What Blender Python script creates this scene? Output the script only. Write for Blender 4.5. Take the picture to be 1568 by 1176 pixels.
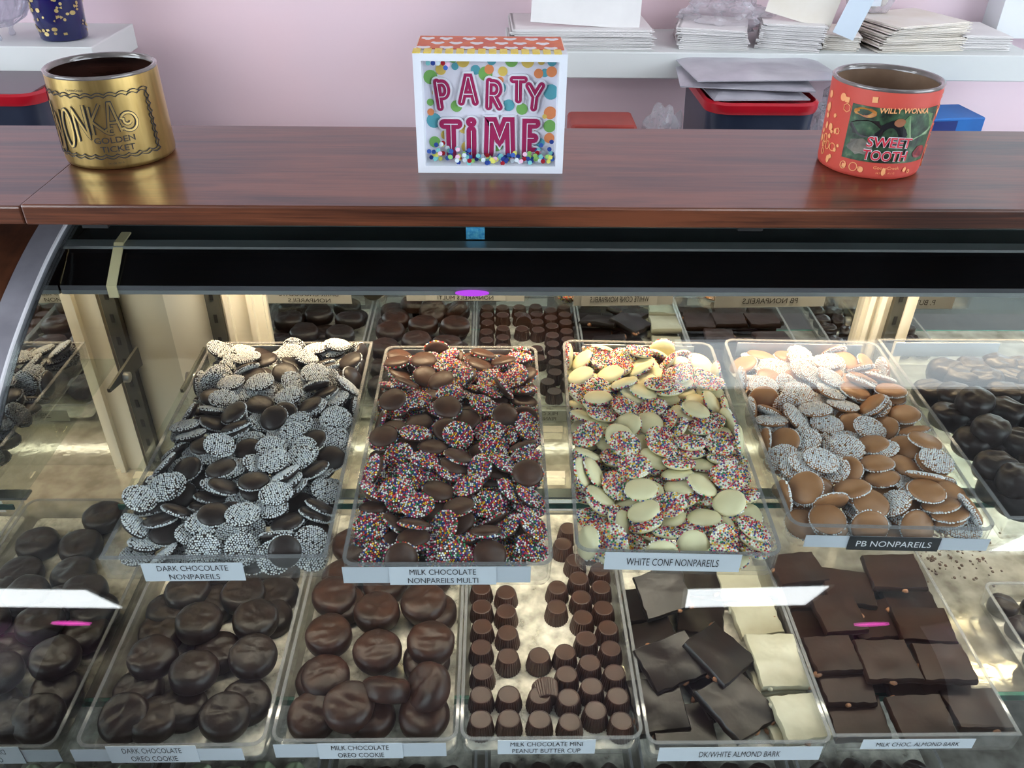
import bpy, bmesh, math, random
from mathutils import Vector, Matrix, Quaternion, noise
PI = math.pi
scene = bpy.context.scene
for o in list(bpy.data.objects): bpy.data.objects.remove(o)
col = scene.collection

# ------------------------------------------------------------ camera (eye at the origin, floor 1.5 m below)
FPX = 1290.0
def cam_axes(p, y, r):
    f = Vector((0, math.cos(p), -math.sin(p))); u = Vector((0, math.sin(p), math.cos(p))); x = Vector((1, 0, 0))
    cr, sr = math.cos(r), math.sin(r)
    x2 = cr*x + sr*u; u2 = -sr*x + cr*u
    Z = Matrix.Rotation(y, 3, 'Z')
    return Z @ x2, Z @ u2, Z @ f
CX, CU, CF = cam_axes(math.radians(34.0577), math.radians(-1.44077), math.radians(.86126))
cam_data = bpy.data.cameras.new('camera'); cam = bpy.data.objects.new('camera', cam_data); col.objects.link(cam)
m = Matrix.Identity(4)
for i in range(3): m[i][0] = CX[i]; m[i][1] = CU[i]; m[i][2] = -CF[i]
cam.matrix_world = m
cam_data.sensor_width = 36; cam_data.lens = FPX/1568*36; cam_data.clip_start = .01
scene.camera = cam
def ray(x, y): return CX*((x-784)/FPX) - CU*((y-588)/FPX) + CF
def onz(x, y, z): d = ray(x, y); return d*(z/d.z)
def ony(x, y, Y): d = ray(x, y); return d*(Y/d.y)

# ------------------------------------------------------------ world, exposure, integrator limits
w = bpy.data.worlds.new('world'); scene.world = w; w.use_nodes = True
w.node_tree.nodes['Background'].inputs[0].default_value = (.75, .85, 1, 1)
w.node_tree.nodes['Background'].inputs[1].default_value = 1.0
scene.view_settings.view_transform = 'Standard'; scene.view_settings.look = 'None'
scene.view_settings.exposure = 0.0; scene.view_settings.gamma = 1
c = scene.cycles
c.max_bounces = 9; c.diffuse_bounces = 3; c.glossy_bounces = 5; c.transmission_bounces = 4; c.transparent_max_bounces = 28
c.caustics_reflective = False; c.caustics_refractive = False; c.use_denoising = True
c.sample_clamp_indirect = 4; c.blur_glossy = .5

# ------------------------------------------------------------ materials
def rgb(r, g, b):
    return tuple((v/255/12.92 if v/255 <= .04045 else ((v/255+.055)/1.055)**2.4) for v in (r, g, b)) + (1,)
def newmat(name):
    m = bpy.data.materials.new(name); m.use_nodes = True
    nt = m.node_tree; nt.nodes.clear()
    out = nt.nodes.new('ShaderNodeOutputMaterial')
    return m, nt, out
def N(nt, t, **kw):
    n = nt.nodes.new(t)
    for k, v in kw.items():
        if k.startswith('i_'):
            n.inputs[int(k[2:]) if k[2:].isdigit() else k[2:].replace('_', ' ')].default_value = v
        else: setattr(n, k, v)
    return n
def ramp(nt, fac, stops, interp='LINEAR'):
    r = nt.nodes.new('ShaderNodeValToRGB'); r.color_ramp.interpolation = interp
    el = r.color_ramp.elements
    while len(el) < len(stops): el.new(.5)
    for e, (p, cc) in zip(el, stops): e.position = p; e.color = cc
    nt.links.new(fac, r.inputs[0]); return r.outputs[0]
def pmat(name, c1, rough=.5, c2=None, scale=20, metal=0, spec=.5, bump=0, bscale=None, stretch=None, coat=0, detail=4, sss=0, coordname='Object', rv=0):
    m, nt, out = newmat(name); L = nt.links.new
    b = N(nt, 'ShaderNodeBsdfPrincipled'); L(b.outputs[0], out.inputs[0])
    b.inputs['Base Color'].default_value = c1; b.inputs['Roughness'].default_value = rough; b.inputs['Metallic'].default_value = metal
    b.inputs['Specular IOR Level'].default_value = spec; b.inputs['Coat Weight'].default_value = coat; b.inputs['Coat Roughness'].default_value = .15
    if sss: b.inputs['Subsurface Weight'].default_value = sss; b.inputs['Subsurface Radius'].default_value = (.004, .003, .002); b.inputs['Subsurface Scale'].default_value = 1
    tc = N(nt, 'ShaderNodeTexCoord'); mp = N(nt, 'ShaderNodeMapping'); L(tc.outputs[coordname], mp.inputs[0])
    if stretch: mp.inputs['Scale'].default_value = stretch
    if c2 is not None:
        n = N(nt, 'ShaderNodeTexNoise'); n.inputs['Scale'].default_value = scale; n.inputs['Detail'].default_value = detail; L(mp.outputs[0], n.inputs[0])
        L(ramp(nt, n.outputs[0], [(.35, c1), (.65, c2)]), b.inputs['Base Color'])
        if rv:
            mr = N(nt, 'ShaderNodeMapRange'); mr.inputs[3].default_value = rough-rv; mr.inputs[4].default_value = rough+rv; L(n.outputs[0], mr.inputs[0]); L(mr.outputs[0], b.inputs['Roughness'])
    if bump:
        n2 = N(nt, 'ShaderNodeTexNoise'); n2.inputs['Scale'].default_value = bscale or scale; n2.inputs['Detail'].default_value = 3; L(mp.outputs[0], n2.inputs[0])
        bp = N(nt, 'ShaderNodeBump'); bp.inputs['Strength'].default_value = bump; bp.inputs['Distance'].default_value = .002
        L(n2.outputs[0], bp.inputs['Height']); L(bp.outputs[0], b.inputs['Normal'])
    return m
def glassmat(name, tint=(1, 1, 1, 1), rough=.02, ior=1.5, haze=0, hazecol=(.8, .85, .85, 1), speck=0):
    """thin clear sheet: transparent + Fresnel reflection (+ a little haze for scratches, or for edge light on rims)"""
    m, nt, out = newmat(name); L = nt.links.new
    g = N(nt, 'ShaderNodeNewGeometry'); inv = N(nt, 'ShaderNodeMix', data_type='FLOAT')
    L(g.outputs['Backfacing'], inv.inputs[0]); inv.inputs[2].default_value = ior; inv.inputs[3].default_value = 1/ior
    fr = N(nt, 'ShaderNodeFresnel'); L(inv.outputs[0], fr.inputs[0])
    tr = N(nt, 'ShaderNodeBsdfTransparent'); tr.inputs[0].default_value = tint
    gl = N(nt, 'ShaderNodeBsdfGlossy'); gl.inputs['Roughness'].default_value = rough
    mx = N(nt, 'ShaderNodeMixShader'); L(fr.outputs[0], mx.inputs[0]); L(tr.outputs[0], mx.inputs[1]); L(gl.outputs[0], mx.inputs[2])
    last = mx.outputs[0]
    if haze:
        d = N(nt, 'ShaderNodeBsdfDiffuse'); d.inputs[0].default_value = hazecol
        mh = N(nt, 'ShaderNodeMixShader'); mh.inputs[0].default_value = haze
        if speck:
            tc = N(nt, 'ShaderNodeTexCoord'); n = N(nt, 'ShaderNodeTexNoise'); n.inputs['Scale'].default_value = speck; n.inputs['Detail'].default_value = 6
            L(tc.outputs['Object'], n.inputs[0]); mr = N(nt, 'ShaderNodeMapRange'); mr.inputs[1].default_value = .35; mr.inputs[2].default_value = .7
            mr.inputs[3].default_value = haze*.4; mr.inputs[4].default_value = min(1, haze*1.7); L(n.outputs[0], mr.inputs[0]); L(mr.outputs[0], mh.inputs[0])
        L(last, mh.inputs[1]); L(d.outputs[0], mh.inputs[2]); last = mh.outputs[0]
    L(last, out.inputs[0]); return m
def emat(name, colr, s):
    m, nt, out = newmat(name); e = N(nt, 'ShaderNodeEmission'); e.inputs[0].default_value = colr; e.inputs[1].default_value = s
    nt.links.new(e.outputs[0], out.inputs[0]); return m
def mirror(name, colr, r=.01):
    m, nt, out = newmat(name); e = N(nt, 'ShaderNodeBsdfGlossy'); e.inputs[0].default_value = colr; e.inputs['Roughness'].default_value = r
    nt.links.new(e.outputs[0], out.inputs[0]); return m
def islandmat(name, stops, rough=.35, spec=.4):
    m, nt, out = newmat(name); b = N(nt, 'ShaderNodeBsdfPrincipled'); b.inputs['Roughness'].default_value = rough; b.inputs['Specular IOR Level'].default_value = spec
    g = N(nt, 'ShaderNodeNewGeometry'); nt.links.new(ramp(nt, g.outputs['Random Per Island'], stops, 'CONSTANT'), b.inputs[0]); nt.links.new(b.outputs[0], out.inputs[0]); return m
def woodmat(name, a, b_, rough=.25, scale=(1.2, 14, 14), coat=.3):
    m, nt, out = newmat(name); L = nt.links.new
    b = N(nt, 'ShaderNodeBsdfPrincipled'); L(b.outputs[0], out.inputs[0]); b.inputs['Roughness'].default_value = rough
    b.inputs['Coat Weight'].default_value = coat; b.inputs['Coat Roughness'].default_value = .12
    tc = N(nt, 'ShaderNodeTexCoord'); mp = N(nt, 'ShaderNodeMapping'); mp.inputs['Scale'].default_value = scale; L(tc.outputs['Object'], mp.inputs[0])
    n = N(nt, 'ShaderNodeTexNoise'); n.inputs['Scale'].default_value = 3.2; n.inputs['Detail'].default_value = 9; n.inputs['Roughness'].default_value = .62; n.inputs['Distortion'].default_value = .7
    L(mp.outputs[0], n.inputs[0])
    mp2 = N(nt, 'ShaderNodeMapping'); mp2.inputs['Scale'].default_value = tuple(s*(1.5 if i == 0 else 9) for i, s in enumerate(scale)); L(tc.outputs['Object'], mp2.inputs[0])
    n2 = N(nt, 'ShaderNodeTexNoise'); n2.inputs['Scale'].default_value = 6; n2.inputs['Detail'].default_value = 5; L(mp2.outputs[0], n2.inputs[0])
    ad = N(nt, 'ShaderNodeMath', operation='ADD'); sc_ = N(nt, 'ShaderNodeMath', operation='MULTIPLY'); sc_.inputs[1].default_value = .45
    L(n2.outputs[0], sc_.inputs[0]); L(n.outputs[0], ad.inputs[0]); L(sc_.outputs[0], ad.inputs[1])
    L(ramp(nt, ad.outputs[0], [(.55, a), (.86, b_)]), b.inputs['Base Color'])
    bp = N(nt, 'ShaderNodeBump'); bp.inputs['Strength'].default_value = .08; bp.inputs['Distance'].default_value = .001; L(n2.outputs[0], bp.inputs['Height']); L(bp.outputs[0], b.inputs['Normal'])
    return m
M = {}
M['pink'] = pmat('pink_paint', rgb(234, 200, 205), .7, rgb(222, 202, 212), 1.4)
M['white_wall'] = pmat('white_paint', rgb(222, 224, 226), .6, rgb(214, 217, 220), 3)
M['ceiling'] = pmat('ceiling_paint', rgb(120, 120, 122), .9, rgb(105, 105, 108), 8)
M['dim_wall'] = pmat('far_wall_paint', rgb(105, 92, 96), .8, rgb(85, 78, 86), 2)
M['floor'] = pmat('floor_tile', rgb(70, 60, 56), .5, rgb(58, 50, 47), 6)
M['wood'] = woodmat('dark_walnut_laminate', rgb(44, 21, 12), rgb(108, 60, 38), .33, coat=.30)
M['wood_side'] = woodmat('red_walnut_side', rgb(48, 25, 15), rgb(84, 48, 30), .4, (14, 1.5, 1.5), .1)
M['wood_side2'] = woodmat('red_panel', rgb(46, 14, 10), rgb(62, 22, 16), .35, (14, 1.5, 1.5), .1)
M['shelf_white'] = pmat('white_shelf', rgb(222, 224, 222), .45, rgb(215, 218, 216), 5)
M['steel'] = pmat('brushed_steel', rgb(190, 190, 192), .3, rgb(165, 165, 170), 30, metal=.9, stretch=(1, 1, .05), bump=.05)
M['trim_steel'] = pmat('scuffed_trim', rgb(150, 147, 155), .45, rgb(128, 125, 133), 25, metal=.25)
M['white_edge'] = pmat('white_edging', rgb(225, 222, 225), .4, rgb(210, 208, 212), 10)
M['teal_reflection'] = pmat('teal_glass_reflection', rgb(96, 112, 112), .4, rgb(74, 88, 90), 14)
M['hoodgrey'] = pmat('hood_grey', rgb(112, 112, 118), .3, rgb(84, 84, 90), 6, stretch=(.6, 1, 1))
M['black'] = pmat('black_hood', rgb(13, 13, 15), .16, rgb(19, 19, 22), 12, spec=.5)
M['matte_black'] = pmat('matte_black', rgb(16, 16, 16), .6, rgb(22, 22, 22), 12)
M['alu'] = pmat('aluminium', rgb(190, 195, 196), .35, rgb(170, 175, 178), 15, metal=.7)
M['brass'] = pmat('brass_strip', rgb(240, 226, 184), .4, rgb(228, 212, 166), 14, metal=.0)
M['cream'] = pmat('cream_panel', rgb(240, 236, 220), .5, rgb(235, 230, 212), 4)
M['frame_white'] = pmat('cream_frame', rgb(236, 232, 218), .35, rgb(226, 220, 204), 9)
M['post'] = pmat('slotted_post', rgb(105, 105, 98), .4, rgb(88, 88, 82), 15, metal=.6)
M['mirror'] = mirror('mirror_silver', (.80, .81, .79, 1))
M['mirror_dim'] = mirror('side_mirror_silver', (.74, .76, .74, 1), .015)
M['glass'] = glassmat('curved_glass', (.965, .985, .975, 1), .0, 1.52)
M['glass_shelf'] = glassmat('shelf_glass', (.93, .97, .95, 1), .01, 1.5)
M['green_edge'] = pmat('green_glass_edge', rgb(60, 140, 122), .25, rgb(35, 100, 86), 60)
M['acrylic'] = glassmat('clear_acrylic', (.98, .98, .975, 1), .05, 1.4, .035)
M['acrylic_floor'] = glassmat('scratched_acrylic', (.97, .97, .95, 1), .2, 1.4, .62, rgb(250, 246, 234), 60)
M['rim'] = glassmat('acrylic_rim', (.74, .75, .77, 1), .1, 1.5, .20, rgb(205, 206, 208))  # whitish haze in the colour imitates the glow of edge-lit acrylic
M['deck'] = pmat('deck_steel', rgb(208, 205, 196), .09, rgb(150, 146, 136), 45, metal=.55, bump=.05, bscale=120, detail=8)
M['card'] = pmat('label_card', rgb(196, 203, 212), .6, rgb(190, 197, 206), 9)
M['tape'] = pmat('label_tape', rgb(212, 219, 228), .5, rgb(206, 213, 222), 9)
M['ink'] = pmat('ink', rgb(28, 30, 36), .6, rgb(34, 36, 42), 50)
M['blackcard'] = pmat('black_label', rgb(30, 34, 36), .5, rgb(36, 40, 42), 20)
M['whiteink'] = pmat('white_ink', rgb(225, 228, 230), .6, rgb(218, 220, 224), 20)
M['dark'] = pmat('dark_chocolate', rgb(42, 28, 23), .42, rgb(30, 20, 17), 60, bump=.25, bscale=170, spec=.5, rv=.08)
M['milk'] = pmat('milk_chocolate', rgb(80, 52, 38), .42, rgb(62, 40, 29), 60, bump=.25, bscale=170, spec=.45, rv=.08)
M['whitec'] = pmat('white_confection', rgb(228, 221, 180), .38, rgb(222, 213, 170), 50, bump=.1, bscale=120)
M['pb'] = pmat('peanut_butter_confection', rgb(160, 114, 74), .42, rgb(144, 100, 62), 50, bump=.1, bscale=120)
M['oreod'] = pmat('dark_coating', rgb(34, 22, 18), .42, rgb(22, 15, 13), 45, bump=.7, bscale=75, spec=.32, rv=.1)
M['oreom'] = pmat('milk_coating', rgb(56, 33, 24), .42, rgb(37, 22, 17), 45, bump=.6, bscale=75, spec=.32, rv=.1)
M['cup'] = pmat('cup_chocolate', rgb(66, 38, 28), .42, rgb(52, 31, 23), 50, bump=.1, bscale=150, rv=.06)
M['barkd'] = pmat('dark_bark', rgb(26, 17, 15), .32, rgb(17, 12, 11), 30, spec=.28, bump=.3, bscale=60, rv=.1)
M['barkm'] = pmat('milk_bark', rgb(44, 27, 21), .42, rgb(31, 19, 15), 30, spec=.18, bump=.3, bscale=60, rv=.1)
M['barkw'] = pmat('white_bark', rgb(170, 168, 150), .34, rgb(140, 135, 114), 16, bump=.5, bscale=50)
M['nut'] = pmat('almond', rgb(104, 62, 38), .6, rgb(140, 96, 64), 60)
M['beadw'] = islandmat('white_beads', [(0, rgb(236, 238, 240)), (.5, rgb(220, 224, 230)), (.85, rgb(244, 244, 240))])
_mc = [rgb(245, 245, 240), rgb(200, 30, 46), rgb(245, 200, 50), rgb(30, 80, 160), rgb(232, 96, 40), rgb(245, 245, 245), rgb(40, 140, 90), rgb(222, 80, 130), rgb(110, 40, 100)]
_mc = _mc + [_mc[0]]
M['beadm'] = islandmat('coloured_beads', [(i/10, cc) for i, cc in enumerate(_mc)])

# ------------------------------------------------------------ mesh helpers
JIT = [0]
class MB:
    def __init__(s): s.bm = bmesh.new(); s.mi = 0
    def _tag(s, fs):
        for f in fs: f.material_index = s.mi
    def box(s, x0, x1, y0, y1, z0, z1, mat=None):
        vs = [s.bm.verts.new((x, y, z)) for x in (x0, x1) for y in (y0, y1) for z in (z0, z1)]
        if mat is not None:
            for v in vs: v.co = mat @ v.co
        q = [(0, 1, 3, 2), (4, 6, 7, 5), (0, 4, 5, 1), (2, 3, 7, 6), (0, 2, 6, 4), (1, 5, 7, 3)]
        s._tag([s.bm.faces.new([vs[i] for i in f]) for f in q]); return s
    def loop_faces(s, rings, closed=True, cap0=True, cap1=True):
        vr = [[s.bm.verts.new(p) for p in r] for r in rings]; fs = []
        for a, b in zip(vr, vr[1:]):
            n = len(a)
            for i in range(n if closed else n-1):
                fs.append(s.bm.faces.new((a[i], a[(i+1) % n], b[(i+1) % n], b[i])))
        if cap0: fs.append(s.bm.faces.new(vr[0][::-1]))
        if cap1: fs.append(s.bm.faces.new(vr[-1]))
        s._tag(fs); return s
    def lathe(s, prof, n=48, c=(0, 0, 0), cap=True):
        rings = [[(c[0]+r*math.cos(2*PI*k/n), c[1]+r*math.sin(2*PI*k/n), c[2]+z) for k in range(n)] for r, z in prof]
        return s.loop_faces(rings, True, cap, cap)
    def prism_x(s, poly, x0, x1):       # polygon in (Y,Z), extruded along X
        return s.loop_faces([[(x0, y, z) for y, z in poly], [(x1, y, z) for y, z in poly]])
    def tube(s, pts, r, n=8):
        rings = []
        pts = [Vector(p) for p in pts]
        for i, p in enumerate(pts):
            t = (pts[min(i+1, len(pts)-1)]-pts[max(i-1, 0)]).normalized()
            a = t.cross(Vector((0, 0, 1)));
            if a.length < .05: a = t.cross(Vector((0, 1, 0)))
            a.normalize(); b = t.cross(a)
            rings.append([tuple(p+r*(math.cos(2*PI*k/n)*a+math.sin(2*PI*k/n)*b)) for k in range(n)])
        return s.loop_faces(rings)
    def build(s, name, mats, parent=None, smooth=False, loc=None, angle=None):
        bmesh.ops.recalc_face_normals(s.bm, faces=s.bm.faces[:])
        me = bpy.data.meshes.new(name); s.bm.to_mesh(me); s.bm.free()
        for mm in (mats if isinstance(mats, (list, tuple)) else [mats]): me.materials.append(mm)
        if smooth:
            me.polygons.foreach_set('use_smooth', [True]*len(me.polygons))
            if angle:
                try: me.set_sharp_from_angle(angle=math.radians(angle))
                except Exception: pass
        return link(name, me, parent, loc)
def link(name, me, parent=None, loc=None):
    o = bpy.data.objects.new(name, me); col.objects.link(o)
    if parent: o.parent = parent
    if loc is not None: o.location = loc
    return o
def tag(o, label=None, cat=None, group=None, kind=None):
    if label: o['label'] = label
    if cat: o['category'] = cat
    if group: o['group'] = group
    if kind: o['kind'] = kind
    return o
def empty(name, loc=(0, 0, 0), rz=0, label=None, cat=None, group=None):
    o = bpy.data.objects.new(name, None); col.objects.link(o); o.location = loc; o.rotation_euler.z = rz; o.empty_display_size = .02
    return tag(o, label, cat, group)
def copy_tree(o, parent=None):
    c_ = o.copy(); col.objects.link(c_); c_.parent = parent
    for ch in list(o.children): copy_tree(ch, c_)
    return c_
def bev(o, wdt, seg=2):
    b = o.modifiers.new('b', 'BEVEL'); b.width = wdt; b.segments = seg; b.limit_method = 'ANGLE'; return o
def struct(name, mb, mat): o = mb.build(name, mat); o['kind'] = 'structure'; return o
def rrect(w_, l_, r, n=6):
    if r <= 0: return [(-w_/2, -l_/2), (w_/2, -l_/2), (w_/2, l_/2), (-w_/2, l_/2)]
    pts = []
    for cx, cy, a0 in ((w_/2-r, -l_/2+r, -PI/2), (w_/2-r, l_/2-r, 0), (-w_/2+r, l_/2-r, PI/2), (-w_/2+r, -l_/2+r, PI)):
        for k in range(n+1):
            a = a0+PI/2*k/n; pts.append((cx+r*math.cos(a), cy+r*math.sin(a)))
    return pts
_tc = {}
def text_mesh(txt, h, wide=1.0, bold=0.0, width=None):
    """flat lettering centred on the origin in the XZ plane facing -Y; h = cap height"""
    cu = bpy.data.curves.new('txt', 'FONT'); cu.body = txt; cu.align_x = 'CENTER'; cu.size = 1; cu.extrude = .0; cu.resolution_u = 3; cu.offset = bold
    ob = bpy.data.objects.new('txt', cu); col.objects.link(ob)
    dg = bpy.context.evaluated_depsgraph_get(); me = bpy.data.meshes.new_from_object(ob.evaluated_get(dg))
    bpy.data.objects.remove(ob); bpy.data.curves.remove(cu)
    xs = [v.co.x for v in me.vertices]; ys = [v.co.y for v in me.vertices]
    k = h/.70; cx = (min(xs)+max(xs))/2
    kx = k*wide if width is None else width/(max(xs)-min(xs))
    for v in me.vertices: v.co = Vector(((v.co.x-cx)*kx, 0, (v.co.y-.35)*k))
    return me
def ordw(n):
    a = ['zeroth', 'first', 'second', 'third', 'fourth', 'fifth', 'sixth', 'seventh', 'eighth', 'ninth', 'tenth', 'eleventh', 'twelfth', 'thirteenth', 'fourteenth', 'fifteenth', 'sixteenth', 'seventeenth', 'eighteenth', 'nineteenth', 'twentieth']
    return a[n] if n < len(a) else 'twenty-'+a[n-20]
# ============================================================ THE ROOM
CEIL = 1.2; FL = -1.5
struct('wall_back', MB().box(-3.2, 3.2, 1.64, 1.74, FL, CEIL), M['pink'])
struct('wall_left', MB().box(-3.3, -3.2, -5.2, 1.64, FL, CEIL), M['white_wall'])
struct('wall_right', MB().box(3.2, 3.3, -5.2, 1.64, FL, CEIL), M['white_wall'])
struct('floor', MB().box(-3.3, 3.3, -5.3, 1.74, FL-.1, FL), M['floor'])
struct('ceiling', MB().box(-3.3, 3.3, -5.3, 1.74, CEIL, CEIL+.1), M['ceiling'])
struct('trim_1', MB().box(.895, 1.05, 1.585, 1.64, -.322, CEIL), M['white_wall'])
# front wall of the shop, behind the camera; right window glows, left pane is added fill light
struct('wall_front', MB().box(-3.2, 3.2, -5.3, -5.2, FL, CEIL), M['dim_wall'])
M['day'] = emat('daylit_window_and_fill', (.80, .90, 1, 1), 9.0)
for i, x in enumerate((-3.19, 3.19)):
    o = struct('window_%d' % (i+1), MB().box(x-.005, x+.005, -3.6, .2, -.55, .95), M['day'])  # the left one is an added fill pane, no window known there
# ceiling lights
M['panel'] = emat('fill_diffuser', (.90, .96, 1, 1), 9.0)
M['panel_soft'] = emat('light_diffuser_soft', (.86, .94, 1, 1), 4.8)
M['panel_bright'] = emat('light_diffuser_bright', (.93, .97, 1, 1), 15.0)
def panel(name, x0, x1, y0, y1, label, mt='panel', rz=0):
    t = empty('ceiling_light', ((x0+x1)/2, (y0+y1)/2, CEIL), rz, label, 'ceiling light', 'flat ceiling light panels')
    hx, hy = (x1-x0)/2, (y1-y0)/2
    MB().box(-hx, hx, -hy, hy, -.012, -.006).build('diffuser', M[mt], t)
    f = MB()
    for a in ((-hx-.02, -hx, -hy-.02, hy+.02), (hx, hx+.02, -hy-.02, hy+.02), (-hx, hx, -hy-.02, -hy), (-hx, hx, hy, hy+.02)): f.box(*a, -.018, 0)
    f.build('frame', M['white_wall'], t)
panel('a', .48, 1.72, .31, .83, 'flat white ceiling light panel above the display case', 'panel_soft')
panel('b', 1.02, 1.69, -3.56, -2.66, 'flat white ceiling light panel over the shop floor, beyond the almond bark end', 'panel_bright', math.radians(10))
panel('c', -3.0, -2.0, -3.43, -2.57, 'flat white ceiling light panel near the side wall, far from the case', 'panel_bright', math.radians(-9))
panel('d', -2.9, -1.7, .1, .7, 'added fill light panel on the ceiling near the mirrored end of the case')  # this and the next three are added fill, placed clear of glass reflections
panel('e', 2.1, 2.9, -.1, .9, 'added fill light panel on the ceiling near the far shop wall')
panel('f', -2.9, -1.9, -1.6, -.9, 'added fill light panel on the ceiling in the shop, near the side wall')
panel('g', 1.9, 2.9, -1.6, -.9, 'added fill light panel on the ceiling in the shop, by the far window')
M['violet'] = emat('violet_lamp', (1, .10, .62, 1), 12.0)
for x, y, r in ((-2.80, -4.5, .12), (2.71, -4.9, .12)):
    tag(MB().lathe([(r, 0), (r, -.012), (r*.9, -.018)], 28).build('ceiling_lamp', M['violet'], None, loc=(x, y, CEIL)), 'small round pink lamp set in the ceiling', 'lamp', 'round pink ceiling lamps')

# ============================================================ BACK COUNTER, WALL SHELVES
bc = MB().box(-1.9, 1.9, 1.16, 1.62, -.56, -.52).build('back_counter', M['shelf_white']); tag(bc, 'long low white worktop along the pink wall', 'worktop')
MB().box(-1.88, 1.88, 1.2, 1.62, FL, -.56).build('cabinet_body', M['shelf_white'], bc)
def wshelf(x0, x1, label):
    o = MB().box(x0, x1, 1.452, 1.64, -.364, -.322).build('wall_shelf', M['shelf_white']); bev(o, .0015, 1); tag(o, label, 'shelf')
wshelf(-1.6, -.655, 'thick white floating shelf holding the blue jar and crystal bowl')
wshelf(.02, .905, 'thick white floating shelf loaded with folded white cartons')

# plastic tubs with red lids on the back counter
M['tubbody'] = pmat('smoky_tub', rgb(38, 44, 62), .3, rgb(56, 62, 80), 8)
M['tubclear'] = pmat('cloudy_tub', rgb(120, 128, 140), .3, rgb(95, 102, 116), 8)
M['redlid'] = pmat('red_plastic', rgb(190, 22, 40), .3, rgb(170, 16, 32), 9)
M['dkredlid'] = pmat('dark_red_plastic', rgb(92, 8, 22), .4, rgb(74, 6, 18), 9)
def tub(x, y, w_, l_, h, ztop, body, lid, label, rz=0):
    t = empty('storage_tub', (x, y, -.52), rz, label, 'tub')
    H = ztop+.52
    b = MB(); b.loop_faces([[(px*.9, py*.9, .001) for px, py in rrect(w_, l_, .03)], [(px*.97, py*.97, H-.012) for px, py in rrect(w_, l_, .03)]]); b.build('body', body, t, True, angle=40)
    l = MB(); l.loop_faces([[(px*s_, py*s_, z) for px, py in rrect(w_, l_, .035)] for s_, z in ((1, H-.014), (1.02, H-.008), (1.02, H), (.97, H+.003), (.94, H-.006), (.2, H-.006))]); l.build('lid', lid, t, True, angle=40)
    return t
tub(.413, 1.40, .175, .22, .12, -.362, M['tubbody'], M['redlid'], 'smoky plastic tub with bright red lid under the loaded shelf')
tl = tub(-.79, 1.375, .22, .18, .12, -.356, M['tubbody'], M['redlid'], 'red-lidded smoky tub under the shelf with the blue jar')
MB().box(-.085, .085, -.06, .075, .1575, .1605).build('lid_label', pmat('grey_card', rgb(128, 118, 124), .6), tl)
tub(-.83, 1.57, .30, .12, .17, -.366, M['tubclear'], M['dkredlid'], 'dark red lidded tub against the pink wall behind another tub') if False else None
dk = MB(); dk.box(-.95, -.66, 1.50, 1.60, -.52, -.366); o = dk.build('storage_box', M['dkredlid']); bev(o, .006); tag(o, 'dark red plastic box against the wall behind a red-lidded tub', 'box')
M['bluebox'] = pmat('blue_box', rgb(28, 110, 190), .4, rgb(20, 84, 160), 12)
M['navybox'] = pmat('navy_box', rgb(20, 46, 120), .4, rgb(16, 36, 96), 12)
t = empty('carton', (.758, 1.42, -.52), .12, 'bright blue carton beside the red candle jar, on the back counter', 'carton')
o = MB().box(-.045, .05, -.04, .04, 0, .115).build('body', M['bluebox'], t); bev(o, .002, 1)
MB().box(-.0455, .0, -.0415, -.0395, .004, .111).build('printed_panel', M['navybox'], t)
M['orange'] = pmat('orange_lid', rgb(176, 62, 48), .4, rgb(150, 48, 40), 12)
o = MB().box(.118, .222, 1.30, 1.38, -.52, -.397).build('storage_box', M['orange']); bev(o, .006); tag(o, 'brick red box peeking over the counter next to the plastic bags', 'box')

# crumpled clear plastic bags
M['film'] = glassmat('plastic_film', (.92, .92, .93, 1), .12, 1.5, .22, rgb(225, 222, 228), 30)
def crumple(name, x, y, z, sx, sy, sz, seed, label, cat='plastic bag'):
    b = bmesh.new(); bmesh.ops.create_icosphere(b, subdivisions=4, radius=1)
    for v in b.verts:
        p = v.co.copy(); n = noise.noise(p*2.6+Vector((seed, 0, 0)))*.45+noise.noise(p*7+Vector((0, seed, 0)))*.22
        v.co = Vector((p.x*sx, p.y*sy, max(-.96, p.z)*sz))*(1+n)
        v.co.z = max(v.co.z, -sz*.8)
    me = bpy.data.meshes.new(name); b.to_mesh(me); b.free(); me.materials.append(M['film'])
    o = link(name, me, None, (x, y, z+sz*.8+.001)); tag(o, label, cat); return o
crumple('plastic_bag', .272, 1.335, -.52, .036, .035, .072, 3, 'crumpled clear plastic bag between the brick red box and red-lidded tub')
crumple('plastic_bag', .57, 1.40, -.52, .042, .05, .085, 9, 'crumpled clear plastic bag wedged between the red-lidded tub and red jar')
crumple('plastic_bag', .40, 1.55, -.3085, .07, .05, .03, 14, 'loose clear plastic film lying on the fanned stack of cartons')

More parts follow.
